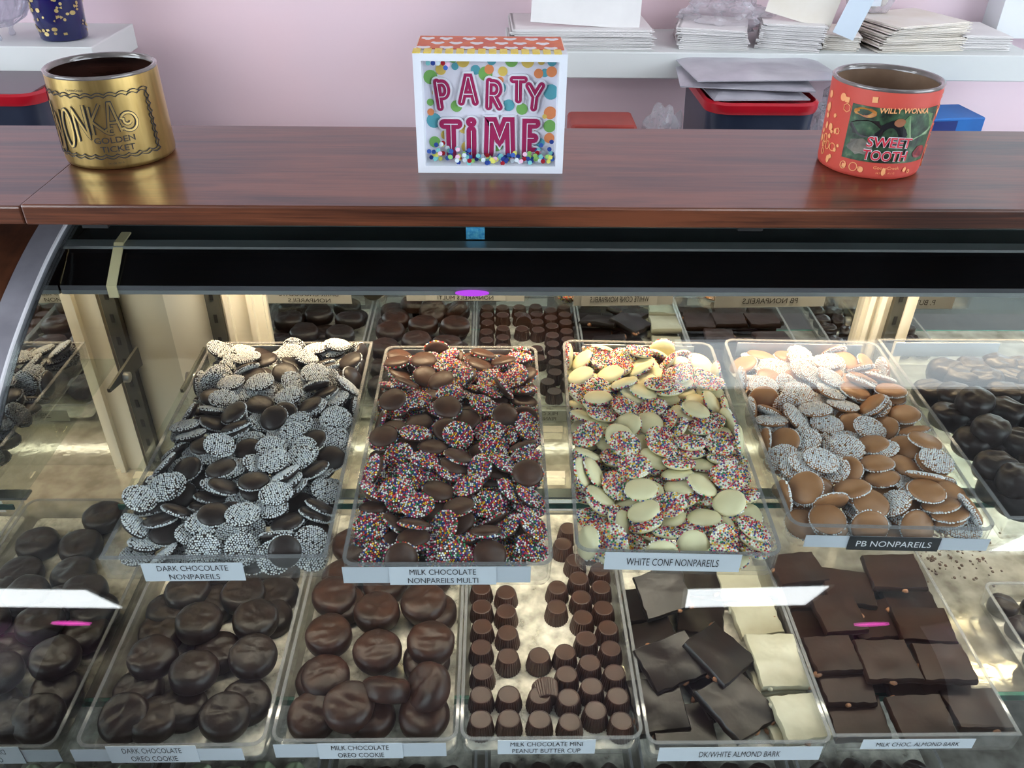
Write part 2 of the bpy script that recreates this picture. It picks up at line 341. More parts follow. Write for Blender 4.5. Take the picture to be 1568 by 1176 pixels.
# folded white cartons lying in stacks
M['carton'] = pmat('white_carton', rgb(232, 228, 226), .6, rgb(222, 218, 217), 12)
M['carton2'] = pmat('aged_carton', rgb(222, 212, 198), .6, rgb(232, 226, 218), 12)
def sheet(name, w_, l_, th, mat=None):
    b = MB(); b.box(-w_/2, w_/2, -l_/2, l_/2, 0, th*.36); b.box(-w_/2+.002, w_/2-.004, -l_/2+.003, l_/2, th*.40, th*.8)
    b.box(-w_/2, -w_/2+.006, -l_/2, l_/2, 0, th*.8); return b.build(name, mat or M['carton'])
def stack(x, y, z0, n, w_, l_, th, rz, jit, tail, fan=0, lean=0, seed=1, grp=None, mat=None, dx=0):
    rnd = random.Random(seed); first = None
    for i in range(n):
        o = sheet('folded_carton', w_, l_, th, mat) if first is None else copy_tree(first)
        first = first or o
        o.location = (x+rnd.uniform(-jit, jit)+dx*i, y+rnd.uniform(-jit, jit)*.6, z0+.0005+i*th)
        o.rotation_euler = (0, lean*i/n, rz+fan*i+rnd.uniform(-.03, .03)*(jit/.003))
        place = 'bottom' if i == 0 else ('top' if i == n-1 else ordw(i+1)+' from the bottom')
        tag(o, 'flat folded carton, %s of %s' % (place, tail), 'carton', grp)
SH = -.322
stack(.145, 1.535, SH, 9, .235, .14, .0034, .02, .004, 'the wide stack behind the party sign', seed=2, grp='wide flat cartons by the party sign')
stack(.372, 1.53, SH, 11, .115, .12, .0029, -.08, .003, 'the fanned stack under the plastic film', fan=-.018, seed=3, grp='fanned cartons under plastic film')
stack(.508, 1.535, SH, 13, .105, .13, .0031, -.30, .002, 'the thick stack under a tilted card', fan=.006, seed=4, grp='thick stack of cartons in the middle of the shelf')
stack(.590, 1.520, SH, 8, .060, .10, .0031, -.28, .002, 'the small stack beside the thick one', fan=.01, seed=8, grp='small cartons next to the thick stack', mat=M['carton2'])
stack(.705, 1.535, SH, 12, .155, .13, .0036, .10, .005, 'the loose splayed pile near the shelf end', fan=.022, seed=5, grp='splayed cartons near the shelf end', mat=M['carton2'])
stack(.830, 1.545, SH, 6, .085, .12, .0040, -.03, .002, 'the short bluish stack at the shelf end', seed=6, grp='bluish cartons at the shelf end')
def card(name, x, y, z, w_, h, rx, rz, ry, th, label, mat):
    o = MB().box(-w_/2, w_/2, -th/2, th/2, 0, h).build(name, mat); o.location = (x, y, z); o.rotation_euler = (rx, ry, rz); return tag(o, label, 'card')
card('white_card', .150, 1.492, -.2895, .182, .16, -.30, .02, .06, .004, 'tall blank white card standing on the wide carton stack', M['carton'])
card('white_card', .505, 1.500, -.280, .110, .14, -.25, -.3, .22, .003, 'cream blank card tilted over the thick carton stack', M['carton2'])
M['bluewhite'] = pmat('cool_card', rgb(214, 226, 238), .5, rgb(206, 219, 232), 9)
card('white_card', .575, 1.466, -.297, .036, .15, -.2, -.35, .30, .003, 'narrow cool white card leaning beside a cream card', M['bluewhite'])
M['mailer'] = pmat('white_poly', rgb(188, 184, 192), .3, rgb(160, 156, 166), 14)
def mailer(x, y, z, w_, l_, th, rz, seed, label):
    b = bmesh.new(); bmesh.ops.create_grid(b, x_segments=26, y_segments=18, size=.5)
    ext = bmesh.ops.extrude_face_region(b, geom=b.faces[:]); vs = [v for v in ext['geom'] if isinstance(v, bmesh.types.BMVert)]
    top = set(vs)
    for v in b.verts:
        e = max(0, 1-(2*max(abs(v.co.x), abs(v.co.y)))**6); x_, y_ = v.co.x*w_, v.co.y*l_
        q = noise.noise(Vector((x_*22+seed, y_*22, 0))); v.co = Vector((x_, y_, (th*(.25+.75*e)+q*th*.5*e if v in top else 0)))
    bmesh.ops.recalc_face_normals(b, faces=b.faces[:]); me = bpy.data.meshes.new('mailer_bag'); b.to_mesh(me); b.free(); me.materials.append(M['mailer'])
    o = link('mailer_bag', me, None, (x, y, z)); o.rotation_euler.z = rz; tag(o, label, 'mailer bag')
mailer(.405, 1.400, -.3585, .150, .19, .008, .05, 1, 'crinkled white plastic mailer lying on the red tub lid')
mailer(.400, 1.415, -.3465, .205, .19, .008, -.12, 5, 'white plastic mailer overhanging the tub edge, middle of three')
mailer(.420, 1.425, -.3345, .235, .20, .006, .07, 9, 'topmost white plastic mailer, close under the loaded shelf')
t = empty('pouch', (.650, 1.57, -.2775), .1, 'clear pouch of beige sweets with barcode tag, upright on the cartons', 'pouch')
b = MB(); b.loop_faces([[(px*s_, py*s_*k, z) for px, py in rrect(.085, .03, .012)] for s_, k, z in ((.8, 1, .0), (1, 1, .02), (1, .7, .045), (.95, .2, .075))]); b.build('bag', M['film'], t, True)
rnd = random.Random(5); b = MB()
for i in range(14):
    b.lathe([(.001, -.006), (.007, -.002), (.007, .002), (.001, .006)], 8, (rnd.uniform(-.028, .028), rnd.uniform(-.006, .004), rnd.uniform(.01, .035)))
b.build('sweets', M['carton2'], t, True)['kind'] = 'stuff'
g = MB().box(-.014, .012, -.0170, -.0160, .012, .045).build('barcode_tag', M['tape'], t)
b = MB(); xx = -.011
for i in range(9): b.box(xx, xx+(.0006 if i % 3 else .0013), -.0174, -.0171, .036, .043); xx += .0023
b.build('barcode', M['ink'], g)

# blue candle jar with gold motifs, crystal bowl
M['blueglass'] = pmat('cobalt_jar', rgb(26, 30, 92), .18, rgb(20, 24, 78), 10, coat=.4)
M['goldprint'] = pmat('gold_print', rgb(214, 190, 128), .35, rgb(190, 165, 105), 20, metal=.4)
bj = empty('candle_jar', (-.726, 1.52, -.322), 0, 'cobalt blue candle jar with gold motifs on the floating shelf', 'candle jar')
MB().lathe([(.034, 0), (.037, .003), (.0425, .09), (.0405, .09), (.0345, .006), (.001, .005)], 48).build('body', M['blueglass'], bj, True, angle=50)
rnd = random.Random(8); b = MB()
for i in range(110):
    a = rnd.uniform(0, 2*PI); z = rnd.uniform(.012, .085); R_ = .0372+(z-.003)*.0632+.0004; k = rnd.choice([3, 4, 6, 12]); r = rnd.uniform(.0018, .0036); ax = rnd.uniform(.6, 1.6); rr = rnd.uniform(0, PI)
    pts = []
    for j in range(k):
        u = r*math.cos(2*PI*j/k+rr)*ax; v = r*math.sin(2*PI*j/k+rr); pts.append(((R_)*math.cos(a+u/R_), R_*math.sin(a+u/R_), z+v))
    b.loop_faces([pts, [(p[0]*1.012, p[1]*1.012, p[2]) for p in pts]])
b.build('gold_motifs', M['goldprint'], bj)['kind'] = 'stuff'
M['crystal'] = glassmat('cut_crystal', (.90, .90, .93, 1), .05, 1.6, .16, rgb(225, 225, 235))
cb = empty('crystal_bowl', (-.835, 1.515, -.322), 0, 'footed cut crystal bowl next to the cobalt blue jar', 'bowl')
b = bmesh.new()
rings = []; n = 48
for j, (r, z) in enumerate([(.018, .018), (.03, .02), (.05, .032), (.062, .052), (.068, .078), (.066, .078), (.058, .052), (.045, .034), (.02, .024)]):
    rings.append([((r*(1+.05*(1 if (k+j) % 2 else -1)))*math.cos(2*PI*k/n), (r*(1+.05*(1 if (k+j) % 2 else -1)))*math.sin(2*PI*k/n), z) for k in range(n)])
mb = MB(); mb.loop_faces(rings); mb.build('bowl', M['crystal'], cb)
for k in range(3):
    a = -PI/2+.5+2*PI*k/3
    MB().lathe([(.004, 0), (.006, .003), (.0035, .010), (.008, .024)], 12, (.026*math.cos(a), .026*math.sin(a), 0)).build('foot', M['crystal'], cb, True)

# ============================================================ DISPLAY CASE
GP = [(.75, -.302), (.68, -.318), (.61, -.343), (.56, -.367), (.52, -.394), (.48, -.428), (.44, -.470), (.405, -.52), (.375, -.58), (.352, -.66), (.34, -.75), (.335, -.90)]
def spline(P, n):
    import bisect
    t = [0]
    for a, b_ in zip(P, P[1:]): t.append(t[-1]+math.hypot(b_[0]-a[0], b_[1]-a[1]))
    N_ = len(P); out = []
    h = [t[i+1]-t[i] for i in range(N_-1)]
    ms = []
    for d in (0, 1):      # natural cubic (Thomas)
        a = [0]*N_; b_ = [1]*N_; c_ = [0]*N_; r = [0]*N_
        for i in range(1, N_-1):
            a[i] = h[i-1]; b_[i] = 2*(h[i-1]+h[i]); c_[i] = h[i]; r[i] = 6*((P[i+1][d]-P[i][d])/h[i]-(P[i][d]-P[i-1][d])/h[i-1])
        for i in range(1, N_):
            w_ = a[i]/b_[i-1]; b_[i] -= w_*c_[i-1]; r[i] -= w_*r[i-1]
        mm = [0]*N_; mm[-1] = r[-1]/b_[-1]
        for i in range(N_-2, -1, -1): mm[i] = (r[i]-c_[i]*mm[i+1])/b_[i]
        ms.append(mm)
    for j in range(n):
        tt = t[-1]*j/(n-1); k = min(max(bisect.bisect_left(t, tt)-1, 0), N_-2); a = (t[k+1]-tt)/h[k]; c_ = (tt-t[k])/h[k]
        out.append(tuple(a*P[k][d]+c_*P[k+1][d]+((a**3-a)*ms[d][k]+(c_**3-c_)*ms[d][k+1])*h[k]**2/6 for d in (0, 1)))
    return out
G = spline(GP, 90)
def offset(P, d):
    out = []
    for i, p in enumerate(P):
        a = P[max(i-1, 0)]; b_ = P[min(i+1, len(P)-1)]; tx, tz = b_[0]-a[0], b_[1]-a[1]; l = math.hypot(tx, tz)
        out.append((p[0]+tz/l*d, p[1]-tx/l*d))
    return out
XL, XR = -.380, 1.25          # inner faces of the two ends
ZB = -.90
case = empty('display_case', ((XL+XR)/2, .6, FL), 0, 'long curved glass display case full of chocolates under a walnut counter', 'display case')
PV = Vector(case.location)
def cpart(name, mb, mat, smooth=False, angle=None, parent=None):
    for v in mb.bm.verts: v.co -= PV
    return mb.build(name, mat, parent or case, smooth, angle=angle)
Gi, Go = G, offset(G, .0)
Gin = offset(G, .005)   # sign resolved below
if Gin[40][1] > G[40][1]: Gin = offset(G, -.005)
mb = MB(); mb.loop_faces([[(XL-.003, y, z) for y, z in G]+[(XL-.003, y, z) for y, z in Gin[::-1]], [(XR, y, z) for y, z in G]+[(XR, y, z) for y, z in Gin[::-1]]])
o = cpart('curved_glass', mb, M['glass'], True, 40)
# side mirror on the end wall
poly = [(y, z) for y, z in Gin]+[(Gin[-1][0], -1.0), (.87, -1.0), (.87, -.305)]
cpart('side_mirror', MB().prism_x(poly, XL-.003, XL), M['mirror_dim'])
endp = [(y, z) for y, z in G]+[(G[-1][0], FL+.08), (.90, FL+.08), (.90, -.300)]
cpart('end_panel', MB().prism_x(endp, XL-.024, XL-.0035), M['trim_steel'])
# edging strip along the curve, beside the glass
Gt = offset(G, -.0025) if offset(G, -.0025)[40][1] > G[40][1] else offset(G, .0025)
def strip(name, x0, x1, A, B_, mat):
    mb = MB(); mb.loop_faces([[(x0, y, z) for y, z in A]+[(x0, y, z) for y, z in B_[::-1]], [(x1, y, z) for y, z in A]+[(x1, y, z) for y, z in B_[::-1]]]); return cpart(name, mb, mat, True, 40)
strip('trim_strip', XL-.026, XL-.0045, Gt, G, M['trim_steel'])
strip('edge_strip', XL-.0045, XL-.0028, Gt, G, M['white_edge'])
# plinth and back
cpart('plinth', MB().box(XL-.02, XR, .36, .88, FL, FL+.08), M['matte_black'])
cpart('front_base', MB().box(XL, XR, .338, .345, FL+.08, -.905), M['wood_side'])
# decks
mb = MB().box(XL, XR, .513, .868, -.7235, -.7145); cpart('deck', mb, M['deck'])
cpart('deck_edge', MB().box(XL, XR, .509, .513, -.7235, -.7150), M['green_edge'])
cpart('lower_deck', MB().box(XL, XR, .36, .868, -.945, -.935), M['deck'])
# rear wall: cream door, slotted posts, frames, mirrors
cpart('rear_panel', MB().box(XL, -.329, .862, .868, -.935, -.31), M['cream'])
def slot_post(x0, x1):
    p = cpart('slotted_post', MB().box(x0, x1, .852, .862, -.715, -.31), M['post'])
    b = MB(); z = -.33; xc = (x0+x1)/2
    while z > -.70: b.box(xc-.002, xc+.002, .8512, .8519, z-.011, z); z -= .030
    for v in b.bm.verts: v.co -= PV
    b.build('slots', M['matte_black'], p)
slot_post(-.329, -.313); slot_post(.462, .476)
def frame(x0, x1):
    b = MB(); b.box(x0, x1, .858, .868, -.935, -.31); b.box(x0+.004, x0+.010, .852, .858, -.935, -.31); b.box(x1-.016, x1-.010, .850, .858, -.935, -.31); return cpart('door_frame', b, M['frame_white'])
frame(-.313, -.266); frame(.430, .462); frame(.476, .492)
for x0, x1 in ((-.266, .430), (.492, 1.24)):
    cpart('back_mirror', MB().box(x0, x1, .8655, .8675, -.935, -.31), M['mirror'])
    cpart('mirror_frame', MB().box(x0, x0+.003, .862, .8655, -.935, -.31), M['frame_white'])
cpart('rear_wall', MB().box(XL, XR, .868, .88, FL+.08, -.300), M['black'])
cpart('right_end', MB().prism_x(poly, XR, XR+.02), M['mirror_dim'])
# top board and light hood under the counter
cpart('top_board', MB().box(XL-.02, XR, .745, .88, -.300, -.285), M['matte_black'])
cpart('hood_gap_blocker', MB().box(XL, XR, .7425, .745, -.335, -.3005), M['teal_reflection'])  # added plate hiding the lit gap; its teal imitates reflections in glass
cpart('reflection_bar', MB().box(XL, XR, .6925, .7070, -.3239, -.3215), M['alu'])  # added grey bar standing in for a reflection on the glass
cpart('hood_trim', MB().box(XL+.001, XR, .6629, .6634, -.3494, -.3452), M['hoodgrey'])
p_ = ony(728, 365, .7135); cpart('blue_reflection', MB().box(p_.x-.0085, p_.x+.0085, .7135, .7148, -.3225, -.3110), pmat('blue_reflection_tint', rgb(40, 150, 220), .4, rgb(120, 210, 240), 300))  # added blue block whose colour imitates a small sparkling reflection
hood = [(.742, -.3235), (.6985, -.3240), (.6635, -.3465), (.6635, -.3500), (.6655, -.3515), (.680, -.3515), (.680, -.349), (.671, -.3475), (.7035, -.328), (.742, -.328)]
cpart('light_hood', MB().prism_x(hood, XL+.001, XR), M['black'], False)
lip = [(.6628, -.3495), (.6628, -.3535), (.680, -.3535), (.680, -.3515), (.6655, -.3515)]
cpart('hood_lip', MB().prism_x(lip, XL+.001, XR), M['alu'])
M['violet_glow'] = emat('violet_glint', (.55, .08, .9, 1), 1.1)
p_ = ony(723, 450, .6620); mb = MB(); mb.loop_faces([[(p_.x+.0150*math.cos(2*PI*k/24), y, -.3505+.0030*math.sin(2*PI*k/24)) for k in range(24)] for y in (.6618, .6612)]); cpart('violet_glint', mb, M['violet_glow'])  # added glowing ellipse imitating a violet glint; no lamp sits here
# brass strip bent over the hood
bx = -.334
cpart('hood_strap', MB().prism_x([(.716, -.3180), (.6965, -.3195), (.6612, -.3445), (.6612, -.3560), (.6624, -.3560), (.6624, -.3455), (.697, -.3210), (.716, -.3195)], bx-.0042, bx+.0042), M['brass'])
for x in (-.315, .205, .78): cpart('spacer_block', MB().box(x-.010, x+.010, .625, .655, -.2745, -.2668), M['matte_black'])
# lamp tube under the hood and LED strips under the shelf
M['warm'] = emat('warm_tube', (1, .78, .52, 1), 14)
M['ledm'] = emat('led_dots', (1, .9, .7, 1), 120)
lamp = MB(); lamp.tube([(XL+.02, .818, -.332), (XR-.02, .818, -.332)], .0045, 10); cpart('lamp_tube', lamp, M['warm'])
for Y in (.588,):
    b = MB(); b.box(XL+.045, 1.2, Y-.006, Y+.006, -.5215, -.5190)
    o = cpart('led_channel', b, M['alu']); b = MB(); x = XL+.05
    while x < 1.19:
        b.box(x, x+.0022, Y-.0014, Y+.0014, -.5221, -.5216); x += .0075
    for v in b.bm.verts: v.co -= PV
    b.build('led_dots', M['ledm'], o)['kind'] = 'stuff'
def area(name, loc, sx, sy, power, colr, rot=(0, 0, 0)):
    l = bpy.data.lights.new(name, 'AREA'); l.shape = 'RECTANGLE'; l.size = sx; l.size_y = sy; l.energy = power; l.color = colr
    o = bpy.data.objects.new(name, l); col.objects.link(o); o.location = loc; o.rotation_euler = rot; return o
area('led_light', (.4, .588, -.5228), 1.5, .01, 2.1, (1, .89, .72))
area('hood_light', (.42, .818, -.339), 1.5, .012, 4.2, (1, .74, .46)).data.spread = math.radians(100)
# shelf brackets
for x in (-.342, .455):
    b = MB(); b.prism_x([(.85, -.5225), (.762, -.5225), (.762, -.527), (.85, -.548)], x, x+.003); br = cpart('shelf_bracket', b, M['post'])
    k = MB(); k.tube([(x-.006, .80, -.532), (x+.006, .80, -.532)], .006, 14)
    for v in k.bm.verts: v.co -= PV
    k.build('knob', M['steel'], br, True)
# glass shelf carrying the upper trays
sh = MB().box(-.334, 1.20, .566, .806, -.5175, -.5115).build('glass_shelf', M['glass_shelf']); tag(sh, 'clear glass shelf with green edges carrying the nonpareil trays', 'shelf')
MB().box(-.334, 1.20, .5645, .566, -.5172, -.5118).build('front_edge', M['green_edge'], sh)

# ============================================================ WALNUT COUNTER, WOODEN CABINET END
def counter(x0, x1, y0, y1, z0, z1, label, name='counter_top'):
    o = MB().box(x0, x1, y0, y1, z0, z1).build(name, M['wood']); bev(o, .0018, 2); return tag(o, label, 'counter')
counter(-.3605, 1.6, .6115, .812, -.2665, -.250, 'long glossy dark walnut counter board above the display case')
counter(-1.4, -.362, .6145, .816, -.2675, -.2525, 'short walnut counter board butting the long one near the gold jar')
wp = offset(G, -.001) if offset(G, -.001)[40][1] > G[40][1] else offset(G, .001)
body = [(y, z) for y, z in wp if y < .748]
cw = empty('wooden_cabinet', (-.6, .6, FL), 0, 'reddish walnut cabinet end curving down beside the glass case', 'cabinet')
for nm, x0, x1, mat, dz in (('curved_board', -.452, -.4062, M['wood_side'], 0), ('side_panel', -1.2, -.4535, M['wood_side2'], -.004)):
    mb = MB().prism_x([(y, z+dz) for y, z in body]+[(body[-1][0], FL+.02), (.86, FL+.02), (.86, -.30)], x0, x1)
    for v in mb.bm.verts: v.co -= Vector((-.6, .6, FL))
    mb.build(nm, mat, cw)

# ============================================================ CANDLE JARS AND PARTY SIGN
def stroke(pts, wdt, y, th=.0004, rnd_cap=True):
    """flat ribbon along a 2D polyline in the XZ plane at depth y; returns rings for a thin solid"""
    out = MB(); return out
def ribbon(mb, pts, wdt, y0, y1, closed=False, fn=None):
    """pts in (x,z); mitred ribbon with round ends, solid between y0 and y1; fn maps (x,y,z)->point"""
    n = len(pts); L_, R_ = [], []
    for i in range(n):
        if closed: a, b_ = pts[i-1], pts[(i+1) % n]
        else: a, b_ = pts[max(i-1, 0)], pts[min(i+1, n-1)]
        p = pts[i]
        t1 = Vector((p[0]-a[0], p[1]-a[1])); t2 = Vector((b_[0]-p[0], b_[1]-p[1]))
        if t1.length < 1e-9: t1 = t2
        if t2.length < 1e-9: t2 = t1
        t1.normalize(); t2.normalize(); t = (t1+t2)
        if t.length < .2: t = t1
        t.normalize(); nn = Vector((-t.y, t.x)); k = min(1.6, 1/max(.35, nn.dot(Vector((-t1.y, t1.x)))))
        L_.append((p[0]+nn.x*wdt/2*k, p[1]+nn.y*wdt/2*k)); R_.append((p[0]-nn.x*wdt/2*k, p[1]-nn.y*wdt/2*k))
    F = fn or (lambda x, y, z: (x, y, z))
    idx = range(n if closed else n-1)
    for i in idx:
        j = (i+1) % n; JIT[0] = (JIT[0]+1) % 60; e_ = JIT[0]*2.5e-6; y0_, y1_ = y0-e_, y1+e_
        q = [L_[i], L_[j], R_[j], R_[i]]
        mb.loop_faces([[F(a, y0_, b_) for a, b_ in q], [F(a, y1_, b_) for a, b_ in q]])
def dense(pts, step):
    out = []
    for a, b_ in zip(pts, pts[1:]):
        n = max(1, int(math.hypot(b_[0]-a[0], b_[1]-a[1])/step))
        for k in range(n): out.append((a[0]+(b_[0]-a[0])*k/n, a[1]+(b_[1]-a[1])*k/n))
    return out+[pts[-1]]
def arcp(cx, cz, rx, rz, a0, a1, n=12): return [(cx+rx*math.cos(math.radians(a0+(a1-a0)*k/n)), cz+rz*math.sin(math.radians(a0+(a1-a0)*k/n))) for k in range(n+1)]
GL = {   # hand-drawn capitals in a 1 x 1 box
 'P': [[(.1, 0), (.1, 1)], [(.1, .95)]+arcp(.45, .68, .38, .27, 90, -90)+[(.1, .42)]],
 'A': [[(0, 0), (.42, 1), (.58, 1), (1, 0)], [(.22, .33), (.78, .33)]],
 'R': [[(.1, 0), (.1, 1)], [(.1, .95)]+arcp(.45, .70, .38, .25, 90, -90)+[(.1, .46)], [(.42, .46), (.9, 0)]],
 'T': [[(0, .93), (1, .93)], [(.5, .93), (.5, 0)]],
 'Y': [[(0, 1), (.5, .5), (1, 1)], [(.5, .5), (.42, 0)]],
 'I': [[(.5, .72), (.5, 0)], [(.42, .98), (.58, .98)]],
 'M': [[(.0, 0), (.05, 1), (.2, 1), (.5, .45), (.8, 1), (.95, 1), (1, 0)]],
 'E': [[(.9, .95), (.1, .95), (.1, .05), (.9, .05)], [(.1, .5), (.75, .5)]],
 'W': [[(0, 1), (.22, 0), (.5, .8), (.78, 0), (1, 1)]],
 'O': [arcp(.5, .5, .42, .5, 0, 360, 22)],
 'N': [[(.05, 0), (.05, 1), (.95, 0), (.95, 1)]],
 'K': [[(.08, 0), (.08, 1)], [(.9, 1), (.12, .48), (.95, 0)]],
}
ps = empty('party_sign', (-.0035, .716, -.250), math.radians(0), 'white framed box sign reading PARTY TIME with confetti window', 'sign')
M['signwhite'] = pmat('sign_white', rgb(228, 232, 240), .45, rgb(222, 227, 235), 12)
M['signback'] = pmat('sign_print', rgb(222, 222, 232), .5, rgb(216, 216, 228), 8)
M['crimson'] = pmat('crimson_print', rgb(160, 30, 86), .5, rgb(150, 26, 80), 9)
M['sideprint'] = pmat('side_print', rgb(240, 236, 225), .5, rgb(235, 230, 218), 9)
W2, SH2 = .0605, .0965
f = MB()
for a in ((-W2, W2, -.030, -.010, 0, .006), (-W2, W2, -.030, -.010, SH2-.0065, SH2-.0008), (-W2, -W2+.0063, -.030, -.010, .006, SH2-.0065), (W2-.0063, W2, -.030, -.010, .006, SH2-.0065)): f.box(*a)
f.build('frame', M['signwhite'], ps)
bx_ = MB().box(-W2+.001, W2-.001, -.010, .030, .0005, SH2-.001).build('box_body', M['sideprint'], ps)
M['yelsq'] = pmat('yellow_check', rgb(222, 192, 70), .5, rgb(228, 205, 100), 200)
M['orangeprint'] = pmat('orange_print', rgb(214, 110, 56), .5, rgb(196, 84, 60), 60)
b = MB()
x = -W2
while x < W2-.004:
    b.box(x, x+.0058, -.0302, -.0165, SH2-.0008, SH2); x += .0085
b.build('yellow_checks', M['yelsq'], ps)
tp = MB().box(-W2+.002, W2-.002, -.0160, .0298, SH2-.001, SH2-.0002).build('top_print', M['orangeprint'], ps)
rnd = random.Random(3); b = MB()
for iy in range(3):
    for ix in range(7):
        x = -.052+ix*.017+(.008 if iy % 2 else 0)+rnd.uniform(-.002, .002); y = -.012+iy*.016
        if x < .056: b.loop_faces([[(x+.0055*math.cos(a), y+.004*math.sin(a)*(1+.5*math.sin(3*a)), z) for a in [2*PI*k/14 for k in range(14)]] for z in (SH2-.0002, SH2)])
b.build('wrapped_candy_print', M['white_edge'], tp)
for sx in (-1, 1):
    b = MB()
    for k in range(9): b.box(sx*(W2-.001)-.0002, sx*(W2-.001)+.0002, -.009, .029, .004+k*.0103, .0085+k*.0103)
    b.build('side_check_pattern', M['yelsq'], ps)
win = MB().box(-W2+.006, W2-.006, -.0105, -.0098, .0055, SH2-.0060).build('window_print', M['signback'], ps)
def disc(mb, x, z, r, y0, y1, n=18):
    JIT[0] = (JIT[0]+1) % 60; y0 -= JIT[0]*2.5e-6; y1 += JIT[0]*2.5e-6
    mb.loop_faces([[(x+r*math.cos(2*PI*k/n), y0, z+r*math.sin(2*PI*k/n)) for k in range(n)], [(x+r*math.cos(2*PI*k/n), y1, z+r*math.sin(2*PI*k/n)) for k in range(n)]])
dots = {'green': (rgb(116, 172, 88), [(-.030+.0, .090), (.017, .0885, .0055), (-.0485, .075, .006), (-.004, .078, .006), (-.028, .052, .005), (.026, .050, .005), (-.047, .022, .005), (.050, .036, .0055), (.005, .020, .006), (-.052, .055, .003)]),
        'teal': (rgb(84, 160, 172), [(-.0285, .0835, .003), (-.012, .081, .004), (.044, .079, .0035), (.0505, .064, .0065), (-.040, .060, .005), (-.047, .040, .0065), (.008, .067, .005), (.042, .022, .004), (.015, .053, .005), (.001, .0885, .004), (.053, .088, .004)]),
        'yellow': (rgb(216, 188, 92), [(-.022, .088, .0055), (.030, .088, .0055), (-.040, .081, .0045), (.010, .080, .004), (-.045, .063, .003), (-.022, .034, .005), (-.038, .028, .004), (.045, .044, .002), (-.020, .018, .005), (.041, .088, .003)]),
        'orange': (rgb(222, 136, 84), [(-.001, .0815, .004), (.039, .0785, .004), (.054, .080, .0045), (.0525, .047, .0055), (-.0505, .047, .003), (.0505, .026, .0045), (.008, .073, .003), (.041, .0375, .0013), (.034, .032, .004)])}
for nm, (cc, L_) in dots.items():
    dm = pmat(nm+'_dot', cc, .6)
    for k, q in enumerate(L_):
        b = MB(); disc(b, max(-.0495, min(.0495, q[0])), q[1]-.002, (q[2] if len(q) > 2 else .004)*.95, -.0108-.0002*k/10, -.0104); b.build('printed_dot', dm, win)
# loose round confetti heaped in the window
rnd = random.Random(4); cc = [rgb(44, 66, 140), rgb(150, 200, 110), rgb(150, 26, 40), rgb(210, 224, 232), rgb(224, 224, 110), rgb(120, 190, 190), rgb(232, 190, 214), rgb(64, 100, 180)]
M['confetti'] = islandmat('paper_confetti', [(i/8, c_) for i, c_ in enumerate(cc)], .6, .2)
b = MB()
for i in range(150):
    x = rnd.uniform(-.052, .052); hgt = .0045+.019*abs(x/.052)**2.2+(.010*max(0, 1-abs((x+.035)/.02)))
    z = .0075+abs(rnd.gauss(0, .45))*hgt*.9; y = rnd.uniform(-.028, -.016)
    if z < .034: disc(b, x, z, .0019, y, y+.0003, 10)
for x, z in ((-.046, .0885), (-.042, .0885), (-.038, .0885), (-.034, .0875), (-.050, .0885), (-.036, .085)): disc(b, x*.98, z-.001, .0019, -.026, -.0257, 10)
b.build('confetti', M['confetti'], ps)['kind'] = 'stuff'
b1, b2, b3 = MB(), MB(), MB()
def glyph(ch, cx, cz, w_, h_, rot, sw):
    cr, sr = math.cos(rot), math.sin(rot)
    for st in GL[ch]:
        pts = [((p[0]-.5)*w_, (p[1]-.5)*h_) for p in st]
        pts = [(cx+x*cr-z*sr, cz+x*sr+z*cr) for x, z in pts]
        ext = dense(pts, .0022)
        for (mb_, wd, y0, y1) in ((b1, sw+.0030, -.0125, -.0120), (b2, sw, -.0131, -.0126), (b3, .0006, -.0136, -.0133)):
            ribbon(mb_, ext, wd, y0, y1)
            for e in (pts[0], pts[-1]): disc(mb_, e[0], e[1], wd/2, y0, y1, 14)
            if mb_ is not b3:
                for e in pts[1:-1] if len(pts) < 12 else []: disc(mb_, e[0], e[1], wd/2, y0, y1, 14)
for ch, px, py, w_, h_, r in (('P', 679, 144, .0100, .0205, .12), ('A', 717, 137, .0115, .0200, 0), ('R', 757, 144, .0110, .0205, -.03), ('T', 794, 136, .0090, .0175, 0), ('Y', 819, 148, .0105, .0180, 0)):
    p = ony(px, py, .704); glyph(ch, p.x+.0035, p.z+.250, w_, h_, r, .0056)
for ch, px, py, w_, h_, r in (('T', 691, 211, .0110, .0275, 0), ('I', 722, 211, .0035, .0280, 0), ('M', 765, 211, .0185, .0270, 0), ('E', 813, 211, .0085, .0270, 0)):
    p = ony(px, py, .704); glyph(ch, p.x+.0035, p.z+.250, w_, h_, r, .0082)
L1 = b1.build('letter_outline', M['signwhite'], win); b2.build('letters', M['crimson'], win); b3.build('letter_inline', M['signwhite'], win)

def jar(loc, label, h, r0, r1, outer, inner, dark):
    t = empty('candle_jar', loc, 0, label, 'candle jar')
    MB().lathe([(r0*.93, 0), (r0*.985, .0012), (r0, .004), (r1, h-.0028)], 96, cap=False).loop_faces([[(r0*.93*math.cos(2*PI*k/96), r0*.93*math.sin(2*PI*k/96), 0) for k in range(96)]], True, True, False).build('label_wrap', outer, t, True, angle=60)
    MB().lathe([(r1, h-.0028), (r1+.0005, h-.001), (r1-.0008, h), (r1-.003, h-.0006), (r1-.0035, h-.004)], 96, cap=False).build('rim', M['jarrim'], t, True)
    MB().lathe([(r1-.0033, h-.003), (r0-.0035, .008), (.001, .0075)], 96, cap=False).build('inside', inner, t, True, angle=40)
    return t
M['jarrim'] = pmat('jar_rim', rgb(120, 112, 108), .12, rgb(90, 84, 82), 30, coat=.6)
M['gold'] = pmat('gold_foil', rgb(212, 182, 116), .28, rgb(192, 162, 98), 30, metal=.9, bump=.12, bscale=9, stretch=(6, 6, .5))
